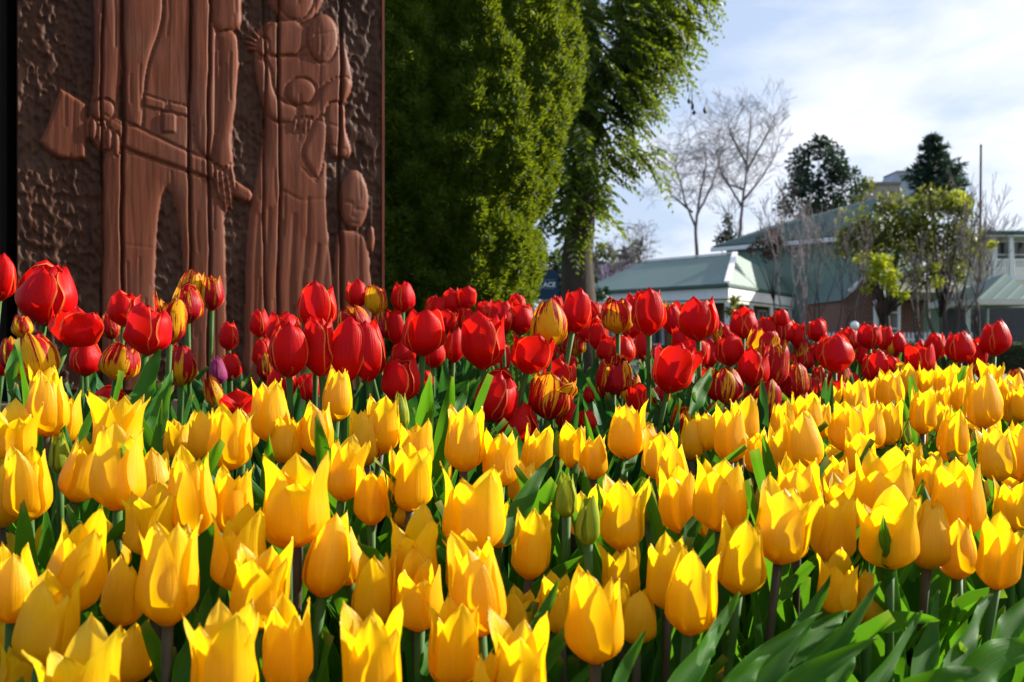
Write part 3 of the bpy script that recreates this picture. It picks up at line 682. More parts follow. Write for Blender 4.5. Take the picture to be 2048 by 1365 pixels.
# red brick house with porch
bh = empty('red_brick_house', (15.5, 38, 0)); tag(bh, 'red brick house with white sash window, green boards and a deep dark eave', 'house')
x_ = lambda px, d=36.0: (px - 1024) / FPX * d
zq = lambda py, d=36.0: CAMZ - (py - 682.5) / FPX * d
b = MB(); b.prism([(x_(1688), 36, 0), (x_(1846), 36, 0), (x_(1846), 36, zq(604)), (x_(1768), 36, zq(604)), (x_(1742), 36, zq(548)), (x_(1700), 36, zq(588)), (x_(1688), 36, zq(600))], (0, 5, 0)); b.build('wall', M['brick'], bh)
MB().box(((x_(1846) + x_(1886)) / 2, 37.5, zq(604) / 2), ((x_(1886) - x_(1846)) / 2, 0, 0), (0, 1.4, 0), (0, 0, zq(604) / 2)).build('board_wall', M['boards'], bh)
MB().box(((x_(1886) + x_(1960)) / 2, 38.5, zq(604) / 2), ((x_(1960) - x_(1886)) / 2, 0, 0), (0, 1.4, 0), (0, 0, zq(604) / 2)).build('garage_opening', M['door'], bh)
b = MB(); gp = [Vector((x_(px), 35.75, zq(py) + .05)) for px, py in ((1682, 604), (1700, 588), (1742, 548), (1768, 604), (1850, 604))]; bk_ = Vector((0, 5.5, 0))
for p, q in zip(gp, gp[1:]): b.quad(p, q, q + bk_, p + bk_)
b.build('roof', M['roof_dark'], bh)
b = MB(); b.bar((x_(1697), 35.9, zq(584)), (x_(1744), 35.9, zq(544)), .12, .16); b.bar((x_(1744), 35.9, zq(544)), (x_(1762), 35.9, zq(560)), .12, .16); b.build('gable_trim', M['white'], bh)
b = MB(); b.prism([(x_(1756), 34.9, zq(603)), (x_(1975), 34.9, zq(603)), (x_(1975), 34.9, zq(588)), (x_(1756), 34.9, zq(588))], (0, .12, 0)); b.quad((x_(1756), 34.9, zq(588)), (x_(1975), 34.9, zq(588)), (x_(1960), 39.5, zq(548)), (x_(1770), 39.5, zq(548))); b.quad((x_(1756), 35.02, zq(603)), (x_(1770), 39.5, zq(600)), (x_(1960), 39.5, zq(600)), (x_(1975), 35.02, zq(603))); b.build('porch_roof', plain('moss_roof', (.10, .11, .07), .8), bh)
window_on(Vector((x_(1775), 36, 0)), Vector((1, 0, 0)), x_(1800) - x_(1757), 1.15, 1.2, bh)
for px in (1750, 1798): MB().tube([(x_(px, 35.2), 35.2, 0), (x_(px, 35.2), 35.2, zq(600, 35.2))], .055, 8).build('porch_post', M['white'], bh)
# green canopy
cn = empty('green_canopy', (x_(2010, 30), 31, 0)); tag(cn, 'pale green peaked canopy over a dark garage door at the photo edge', 'canopy')
c0 = [Vector((x_(1955, 30), 30, zq(598, 30))), Vector((x_(2085, 30), 30, zq(598, 30))), Vector((x_(2085, 30), 33.5, zq(598, 30))), Vector((x_(1955, 30), 33.5, zq(598, 30)))]
ap = Vector((x_(2015, 31.5), 31.7, zq(545, 31.5))); b = MB()
for i in range(4): b.quad(c0[i], c0[(i + 1) % 4], ap)
b.build('canopy_top', M['roof_green'], cn)
b = MB()
for i in range(4): b.bar(c0[i] - Vector((0, 0, .09)), c0[(i + 1) % 4] - Vector((0, 0, .09)), .05, .18)
b.build('valance', M['cream'], cn)
for p in c0: MB().tube([(p.x, p.y, 0), (p.x, p.y, p.z - .1)], .05, 8).build('canopy_post', M['boards'], cn)
MB().box((x_(2010, 34), 34, .95), (1.15, 0, 0), (0, .05, 0), (0, 0, .95)).build('garage_door', M['door'], cn)
# white verandah house
wh = empty('white_verandah_house', (x_(2060, 55), 56, 0)); tag(wh, 'white two storey house with verandah posts at the photo edge', 'house')
d = 55.0; X0, X1 = x_(1975, d), x_(2160, d)
zt_ = zq(466, d) / 2
MB().box(((X0 + X1) / 2, d + 3.2, zt_), ((X1 - X0) / 2, 0, 0), (0, 1.6, 0), (0, 0, zt_)).build('wall', M['cream'], wh)
for px in (2006, 2040): window_on(Vector((x_(px, d + 1.6), d + 1.6, 0)), Vector((1, 0, 0)), .8, 1.5, zq(505, d), wh)
b = MB(); b.prism([(X0 - .5, d - .3, zq(472, d)), (X1, d - .3, zq(472, d)), (X1, d - .3, zq(464, d)), (X0 - .5, d - .3, zq(464, d))], (0, .15, 0)); b.quad((X0 - .5, d - .3, zq(464, d)), (X1, d - .3, zq(464, d)), (X1 - 1, d + 4, zq(430, d) - .4), (X0 + 1.5, d + 4, zq(430, d) - .4)); b.build('roof', M['roof_dark'], wh)
for px in (1988, 2022, 2060, 2098): MB().box((x_(px, d), d, zq(472, d) / 2), (.09, 0, 0), (0, .09, 0), (0, 0, zq(472, d) / 2)).build('verandah_post', M['white'], wh)
b = MB(); b.box(((X0 + X1) / 2, d, zq(520, d)), ((X1 - X0) / 2, 0, 0), (0, .04, 0), (0, 0, .05))
k = X0
while k < X1: b.box((k, d, zq(538, d)), (.03, 0, 0), (0, .03, 0), (0, 0, .5)); k += .14
b.box(((X0 + X1) / 2, d, zq(556, d)), ((X1 - X0) / 2, 0, 0), (0, .06, 0), (0, 0, .12)); b.build('balustrade', M['white'], wh)
# far roofs and blocks
fb = empty('grey_tower_block', (x_(1755, 75), 75, 0)); tag(fb, 'brown grey flat topped block showing above the dark green roof', 'building')
MB().box((x_(1758, 75), 76, zq(372, 75) / 2), ((x_(1795, 75) - x_(1722, 75)) / 2, 0, 0), (0, 1.5, 0), (0, 0, zq(372, 75) / 2)).build('wall', M['stone'], fb)
MB().box((x_(1758, 75), 76, zq(372, 75) + .1), ((x_(1797, 75) - x_(1720, 75)) / 2, 0, 0), (0, 1.6, 0), (0, 0, .1)).build('parapet', plain('parapet', (.2, .17, .15)), fb)
fb = empty('blue_grey_block', (x_(1812, 85), 85, 0)); tag(fb, 'small pale blue grey rooftop block behind the layered conifer', 'building')
d = 85.; MB().prism([(x_(1782, d), d, 0), (x_(1846, d), d, 0), (x_(1846, d), d, zq(352, d)), (x_(1838, d), d, zq(344, d)), (x_(1794, d), d, zq(345, d)), (x_(1782, d), d, zq(366, d))], (0, 3, 0)).build('wall', M['slate'], fb)
MB().prism([(x_(1793, d), d - .1, zq(345, d)), (x_(1838, d), d - .1, zq(344, d)), (x_(1838, d), d - .1, zq(341, d)), (x_(1793, d), d - .1, zq(342, d))], (0, 3.2, 0)).build('roof', M['stone'], fb)
dh = empty('distant_house', (x_(1215, 95), 95, 0)); tag(dh, 'distant dull purple roofed house half hidden by twigs beside the dark trunk', 'house')
d = 95.; M['purple'] = plain('purple_tile', (.16, .13, .20), .8, .3, .8)
MB().box((x_(1215, d), d + 2, zq(560, d) / 2), (4, 0, 0), (0, 2, 0), (0, 0, zq(560, d) / 2)).build('wall', M['stone'], dh)
b = MB(); q = [(x_(1130, d), d - .4, zq(560, d)), (x_(1310, d), d - .4, zq(560, d)), (x_(1290, d), d + 3, zq(518, d)), (x_(1150, d), d + 3, zq(520, d))]; b.quad(*q); b.quad(q[3], q[2], (x_(1310, d), d + 6, zq(560, d)), (x_(1130, d), d + 6, zq(560, d))); b.build('roof', M['purple'], dh)

# ------------------------------------------------------------------ fence, hedge, sign, pole
pf = empty('white_picket_fence', (x_(1850, 31), 31, 0)); tag(pf, 'low white picket fence in front of the brick house', 'fence')
b = MB(); k = x_(1640, 31)
while k < x_(1945, 31):
    b.prism([(k, 31, .06), (k + .07, 31, .06), (k + .07, 31, .98), (k + .035, 31, 1.03), (k, 31, .98)], (0, .02, 0)); k += .13
b.build('picket_panel', M['white'], pf)
b = MB()
for z in (.3, .8): b.box(((x_(1640, 31) + x_(1945, 31)) / 2, 31.04, z), ((x_(1945, 31) - x_(1640, 31)) / 2, 0, 0), (0, .018, 0), (0, 0, .035))
b.build('rail', M['white'], pf)
M['hedge'] = foliage_mat('hedge_foliage', (.012, .024, .008), (.035, .055, .016), (.08, .12, .02), .2, .6, 5)
hd = empty('clipped_hedge', (x_(1900, 23.5), 23.5, 0)); tag(hd, 'low clipped dark hedge behind the far end of the tulips', 'hedge')
rng = np.random.default_rng(8); n = 16000
xs = rng.uniform(x_(1600, 23), x_(2250, 23), n); fy = rng.random(n); top = rng.random(n) < .45
P = np.stack([xs, np.where(top, 23 + fy * .9, 23 + rng.normal(size=n) * .03), np.where(top, .66 + rng.normal(size=n) * .025, fy * .68)], -1)
v, f = leaf_quads(P, unit(rng.normal(size=(n, 3)) + np.array([0, -.5, .4])), rng.uniform(.03, .07, n), .03, rng); mesh('foliage', v, f, M['hedge'], hd, False)
MB().box(((x_(1600, 23) + x_(2250, 23)) / 2, 23.47, .32), ((x_(2250, 23) - x_(1600, 23)) / 2, 0, 0), (0, .44, 0), (0, 0, .32)).build('hedge_core', M['hedge'], hd)
M['sign'] = plain('navy_sign', (.008, .035, .075), .5, .1)
M['letter'] = plain('sign_lettering', (.62, .66, .72), .5, .02)
M['line'] = plain('sign_line', (.10, .16, .24), .5, .02)
d = 9.5; sg = empty('blue_sign', (x_(1080, d), d, 0)); tag(sg, 'navy blue sign ending in the word place, half hidden by the cypress', 'sign')
MB().box((x_(1077, d), d, zq(571, d)), ((x_(1117, d) - x_(1037, d)) / 2, 0, 0), (0, .02, 0), (0, 0, (zq(543, d) - zq(599, d)) / 2)).build('board', M['sign'], sg)
for px in (1042, 1112): MB().box((x_(px, d), d + .045, zq(571, d) / 2 + .1), (.02, 0, 0), (0, .02, 0), (0, 0, zq(571, d) / 2 + .1)).build('sign_post', M['timber_dark'], sg)
for y in (561, 577.5): MB().box((x_(1078, d), d - .022, zq(y, d)), ((x_(1111, d) - x_(1050, d)) / 2, 0, 0), (0, .002, 0), (0, 0, .004)).build('rule_line', M['line'], sg)
tx = bpy.data.curves.new('lettering', 'FONT'); tx.body = 'PLACE'; tx.align_x = 'RIGHT'; tx.size = .062; tx.extrude = .002; tx.offset = .0012; tx.space_character = 1.02
to = bpy.data.objects.new('lettering', tx); col.objects.link(to); to.rotation_euler = (R(90), 0, 0); to.parent = sg; to.location = Vector((x_(1111, d), d - .023, zq(574.3, d))) - sg.location
tm = bpy.data.meshes.new_from_object(to); bpy.data.objects.remove(to); tm.materials.clear(); tm.materials.append(M['letter']); to = bpy.data.objects.new('lettering', tm); col.objects.link(to); to.rotation_euler = (R(90), 0, 0); to.parent = sg; to.location = Vector((x_(1111, d), d - .023, zq(574.3, d))) - sg.location
d = 34.; pl = empty('flag_pole', (x_(1961, d), d, 0)); tag(pl, 'thin bare brown pole rising above the leafy trees', 'pole')
MB().tube([(x_(1958, d), d, 0), (x_(1960, d), d, 3), (x_(1962, d), d, zq(292, d))], [.055, .05, .035], 8).build('pole_shaft', M['bark'], pl, True)
MB().tube([(x_(1962, d), d, zq(294, d)), (x_(1962, d), d, zq(289, d))], [.05, .02], 8).build('pole_cap', M['bark'], pl, True)
d = 26.; M['globe'] = plain('white_globe', (.75, .75, .75), .4); lp = empty('white_bollard_light', (x_(1709, d), d, 0)); tag(lp, 'small white globe light showing above the red tulips before the brick house', 'light')
b = MB(); c = Vector((x_(1709, d), d, zq(652, d))); b.add([c + Vector(s) * .12 for s in S9], [tuple(q) for q in Q9]); b.build('globe', M['globe'], lp, True)
MB().tube([(c.x, d, 0), (c.x, d, c.z - .1)], .04, 8).build('post', M['timber_dark'], lp)

# ------------------------------------------------------------------ bare trees
M['birch'] = bark_mat('pale_birch_bark', (.09, .08, .085), (.20, .18, .185), 5)
M['twig'] = bark_mat('brown_twig_bark', (.040, .033, .030), (.095, .080, .072), 8)
def bare(name, label, px, d, py_top, seed, mat, spread=.5, depth=6, r=.13, droop=0., stems=1, L0=.30, group=None, kids=(2, 3), lean=0.0, up=.16, rmin=.012):
    rg = random.Random(seed); base = Vector((x_(px, d), d, 0)); H = zq(py_top, d)
    o = empty(name, base); tag(o, label, 'tree', group)
    b = MB(); ends = []
    for s in range(stems):
        dr = Vector((rg.uniform(-.3, .3) * (stems > 1) + lean, rg.uniform(-.2, .2), 1)).normalized()
        branchy(b, base + Vector((rg.uniform(-.12, .12), rg.uniform(-.1, .1), 0)) * (stems > 1), dr, H * L0, r, depth, rg, spread, up, droop, kids, .74, rmin, ends)
    b.build('trunk', mat, o, True)
    return o, ends, base
def limbed(name, label, d, limbs, mat, seed, r0, twig, droop, group):
    """a bare tree along given limbs (photo positions at distance d), with sprays of fine twigs"""
    rg = random.Random(seed); o = empty(name, (x_(limbs[0][0][0], d), d, 0)); tag(o, label, 'tree', group); b = MB()
    for li, lm in enumerate(limbs):
        yo = 0 if li == 0 else rg.uniform(-1.2, 1.2); pts = []
        for k, (px, py) in enumerate(lm): pts.append(at(px, py, d) + Vector((0, yo * k / len(lm), 0)))
        if li == 0: pts = [Vector((pts[0].x, d, 0))] + pts
        q = []
        for a, c in zip(pts, pts[1:]):
            for m in range(5): q.append(a.lerp(c, m / 5) + Vector((rg.uniform(-1, 1), rg.uniform(-1, 1), 0)) * .03)
        q.append(pts[-1]); n = len(q); ra = r0 if li == 0 else r0 * .55
        b.tube(q, [max(ra * (1 - .82 * m / (n - 1)), .014) for m in range(n)], 7)
        for m in range(n // (2 if li == 0 else 5), n):
            for _ in range(2 + (m > n * .6)):
                dr = Vector((rg.uniform(-1, 1), rg.uniform(-1, 1), rg.uniform(-.1, 1.0))).normalized()
                branchy(b, q[m], dr, twig * rg.uniform(.6, 1.2), .017, 3, rg, .6, .1, droop, (2, 3), .72, .007)
    b.build('trunk', mat, o, True)
GB_ = 'leafless trees behind the cottage'
limbed('bare_birch', 'leafless birch with forked limbs and weeping twigs behind the cottage ridge', 56, [[(1393, 505), (1391, 455), (1398, 400), (1412, 330), (1410, 290)], [(1391, 455), (1368, 400), (1350, 340), (1352, 296)], [(1395, 430), (1425, 370), (1443, 320), (1448, 292)], [(1385, 425), (1340, 390), (1325, 350)]], M['birch'], 3, .13, .95, .8, GB_)
limbed('bare_birch', 'tallest leafless birch with a fine upright crown behind the cottage', 58, [[(1478, 480), (1484, 420), (1493, 340), (1502, 225)], [(1485, 415), (1445, 350), (1430, 290)], [(1487, 400), (1530, 350), (1562, 290)], [(1492, 345), (1528, 280), (1552, 235)], [(1493, 330), (1462, 270), (1455, 230)], [(1490, 380), (1460, 370), (1440, 340)]], M['birch'], 9, .14, .95, .1, GB_)
bare('bare_birch', 'faint weeping leafless tree between feathery tree and birches', 1300, 62, 385, 14, M['birch'], .5, 7, .07, .9, 1, .30, 'leafless trees behind the cottage', rmin=.011)
bare('bare_tree', 'brown twiggy leafless tree tangled before the dark evergreen', 1580, 50, 330, 17, M['twig'], .5, 7, .12, .2, 2, .26, None, rmin=.011)
bare('bare_tree', 'low leafless tree behind the pole at the photo edge', 1985, 50, 345, 23, M['twig'], .55, 6, .09, 0, 1, .30, None, rmin=.012)
bare('bare_tree', 'small leafless tree with a leaning pale trunk beside the blue sign', 1100, 40, 470, 29, M['birch'], .5, 6, .08, .3, 1, .28, None, lean=.25, rmin=.012)
bare('bare_tree', 'twiggy leafless tree in front of the distant purple roof', 1235, 60, 440, 31, M['twig'], .55, 6, .08, .2, 2, .28, None, rmin=.011)
# crepe myrtles: many-stemmed bare trees before the houses
for i, (px, pt, lb, st, rr) in enumerate([
    (1575, 440, 'pale barked bare shrub tree before the cottage verandah', 3, .045), (1612, 470, 'slender bare shrub tree with forked stems below the oval window', 3, .04),
    (1660, 470, 'bare shrub tree of dark upright stems beside the brick gable', 4, .04), (1712, 480, 'bare dark stemmed shrub tree before the brick gable', 2, .05),
    (1850, 500, 'bare grey stemmed shrub tree before the green board wall', 3, .05), (1905, 440, 'thick trunked bare shrub tree before the garage opening', 4, .075), (1962, 480, 'outermost bare shrub tree beside the green canopy', 3, .05)]):
    bare('bare_shrub_tree', lb, px, 28 + i % 3, pt, 60 + i, M['birch'] if i < 2 else M['twig'], .42, 5, rr, 0, st, .38, 'bare trees before the houses', up=.3, kids=(2, 2), rmin=.009)

# ------------------------------------------------------------------ leafy trees behind
def leafy(name, label, cl, d, base_px, mat, n, L, W, seed, trunk_mat='bark_dark', r=.12, cat='tree', **k):
    rng = np.random.default_rng(seed); base = Vector((x_(base_px, d), d, 0)); o = empty(name, base); tag(o, label, cat)
    clumps = []; b = MB()
    for (px, py, rp) in cl:
        c = np.array(at(px, py, d)); c[1] += rng.uniform(-.25, .25) * rp / FPX * d * 2; clumps.append((c, rp / FPX * d))
    top = max(c[2] for c, _ in clumps); fork = base + Vector((0, 0, min(c[2] for c, _ in clumps) * .55))
    b.tube([base, (base + fork) / 2 + Vector((.03, 0, 0)), fork], [r, r * .9, r * .75], 8)
    for c, rr in clumps: b.tube([fork, (fork + Vector(c)) / 2 + Vector((0, 0, .1)), Vector(c)], [r * .55, r * .35, r * .12], 5)
    b.build('trunk', M[trunk_mat], o, True)
    sub = []
    for c, rr in clumps:
        for _ in range(13):
            dd = unit(rng.normal(size=3)); sub.append((c + dd * rr * .8 * rng.random() ** .4, rr * rng.uniform(.24, .45)))
    crown_from_clumps('crown', sub, n * 9 / (L * W), L, W, mat, o, rng, **k)
    return o
M['evergreen'] = foliage_mat('dark_evergreen', (.006, .020, .014), (.020, .055, .030), (.05, .10, .03), .22, .5, 1.2)
M['olive'] = foliage_mat('olive_leaves', (.036, .050, .010), (.085, .105, .014), (.30, .34, .02), .42, .5, 1.5)
M['lime'] = foliage_mat('yellow_green_leaves', (.16, .24, .010), (.38, .42, .012), (.62, .62, .02), .45, .5, 2)
M['pine'] = foliage_mat('layered_conifer', (.010, .028, .020), (.030, .060, .038), (.06, .12, .05), .25, .5, 1.5)
leafy('dark_evergreen_tree', 'dark rounded evergreen tree rising behind the dark green roof', [(1640, 300, 32), (1605, 325, 40), (1665, 330, 36), (1600, 375, 36), (1650, 375, 42), (1690, 360, 34), (1690, 400, 26), (1620, 415, 36), (1665, 415, 34), (1575, 410, 24), (1640, 280, 14)], 62, 1640, M['evergreen'], 1.3, .30, .16, 41)
leafy('small_round_tree', 'small round green tree between evergreen and grey block', [(1735, 370, 18), (1722, 385, 18), (1715, 400, 14)], 66, 1730, M['olive'], 1.3, .25, .14, 42)
leafy('leafy_olive_tree', 'olive green tree with yellow-green lower leaves before the house', [(1720, 450, 44), (1760, 440, 50), (1800, 430, 44), (1695, 490, 40), (1745, 490, 46), (1800, 480, 46), (1845, 505, 42), (1790, 530, 36), (1840, 550, 34), (1890, 540, 36)], 33, 1775, M['olive'], 1.0, .17, .085, 43, r=.09)
leafy('lime_leaved_tree', 'bright yellow-green sapling glowing before the brick gable', [(1750, 535, 26), (1775, 560, 26), (1740, 550, 18), (1790, 575, 20), (1730, 580, 10), (1770, 525, 20), (1805, 590, 12), (1720, 520, 14)], 29, 1765, M['lime'], 1.3, .12, .07, 44, r=.05)
leafy('brown_leaved_tree', 'dull olive and gold tree above the thick bare trunks', [(1860, 400, 34), (1900, 410, 36), (1930, 420, 28), (1870, 450, 40), (1915, 460, 36), (1850, 480, 30), (1890, 500, 36), (1830, 450, 30), (1925, 520, 32), (1945, 480, 28), (1905, 555, 24)], 32, 1888, M['olive'], 1.1, .17, .085, 45, r=.08)
leafy('gold_tipped_shrub_tree', 'small clumps of yellow-green leaves high above the garage', [(1917, 392, 18), (1935, 405, 12), (1840, 545, 14), (1868, 535, 10), (1880, 560, 14), (1985, 490, 7)], 31, 1880, M['lime'], 1.3, .12, .07, 46, r=.03)
leafy('distant_dark_tree', 'distant dark tree beside the weeping birch', [(1278, 492, 16), (1270, 512, 16), (1250, 512, 14)], 90, 1275, M['evergreen'], 1.3, .5, .3, 47)
leafy('distant_olive_tree', 'distant low olive tree over the purple roof', [(1225, 512, 18), (1205, 500, 16), (1190, 520, 14)], 92, 1215, M['olive'], 1.3, .5, .3, 48)
leafy('ivy_clad_tree', 'dark ivy clad stump of a tree behind the cottage ridge', [(1455, 440, 12), (1452, 465, 18), (1462, 480, 18), (1440, 480, 12)], 55, 1458, M['evergreen'], 1.3, .22, .14, 49)
leafy('dark_shrub', 'dark green shrub mass between blue sign and tree trunk', [(1110, 520, 18), (1100, 545, 22), (1125, 560, 26), (1150, 590, 24), (1180, 585, 22), (1200, 590, 16), (1085, 560, 20), (1180, 560, 14)], 16, 1135, M['evergreen'], 1.3, .12, .07, 50, cat='shrub')
M['rust'] = foliage_mat('brown_withered_leaves', (.022, .014, .012), (.06, .04, .032), (.08, .05, .03), .15, .7, 3)
leafy('brown_withered_tree', 'dark brown withered crown in front of the upper storey eave', [(1520, 490, 16), (1545, 498, 20), (1535, 512, 14), (1505, 500, 10), (1560, 485, 10)], 42, 1548, M['rust'], 1.3, .14, .07, 53, r=.05)
leafy('verandah_creeper', 'dark green creeper hanging beside the cottage verandah post', [(1470, 600, 14), (1465, 625, 16), (1478, 645, 16)], 37.2, 1470, M['olive'], 1.3, .16, .1, 51, r=.04, cat='plant')
# layered conifer
d = 57.; base = Vector((x_(1868, d), d, 0)); cf = empty('layered_conifer', base); tag(cf, 'layered dark conifer with open star shaped top', 'tree')
MB().tube([base, (base.x, d, 6), (x_(1863, d), d, zq(274, d))], [.2, .14, .02], 8).build('trunk', M['bark_dark'], cf, True)
rng = np.random.default_rng(52); V, F, o = [], [], 0
for py, wl in [(277, 5), (283, 14), (291, 7), (298, 26), (307, 12), (316, 30), (330, 42), (340, 54), (349, 46), (357, 62), (368, 52), (378, 62), (390, 54), (404, 60), (420, 50)]:
    for a in np.linspace(0, 6.28, 9)[:-1] + rng.uniform(0, 1):
        ln = wl / FPX * d * rng.uniform(.7, 1.05) ; c0_ = np.array(at(1865 + (py - 275) * .08, py, d)); dr = np.array([math.cos(a), math.sin(a), -.04]); m = int(26 + wl * 1.5)
        tt = rng.random((m, 1)) ** .7; P = c0_ + dr * ln * tt + np.array([0, 0, 1]) * (.12 * ln * tt ** 2) + rng.normal(size=(m, 3)) * .06
        v, f = leaf_quads(P, unit(dr + rng.normal(size=(m, 3)) * .55 + np.array([0, 0, .35])), .32, .07, rng); V.append(v); F.append(f + o); o += len(v)
mesh('crown', np.concatenate(V), np.concatenate(F), M['pine'], cf, False)
# far tree line so the horizon is closed
M['far'] = foliage_mat('far_trees', (.05, .055, .06), (.10, .10, .10), (.1, .12, .08), .2, .8, .3)
rng = np.random.default_rng(77); cl = [(np.array([x, 150 + rng.uniform(0, 20), rng.uniform(1, 5)]), rng.uniform(2, 4.5)) for x in np.arange(-60, 110, 1.6)]
crown_from_clumps('far_woods', cl, 8, 1.3, .8, M['far'], None, rng); bpy.data.objects['far_woods']['kind'] = 'stuff'

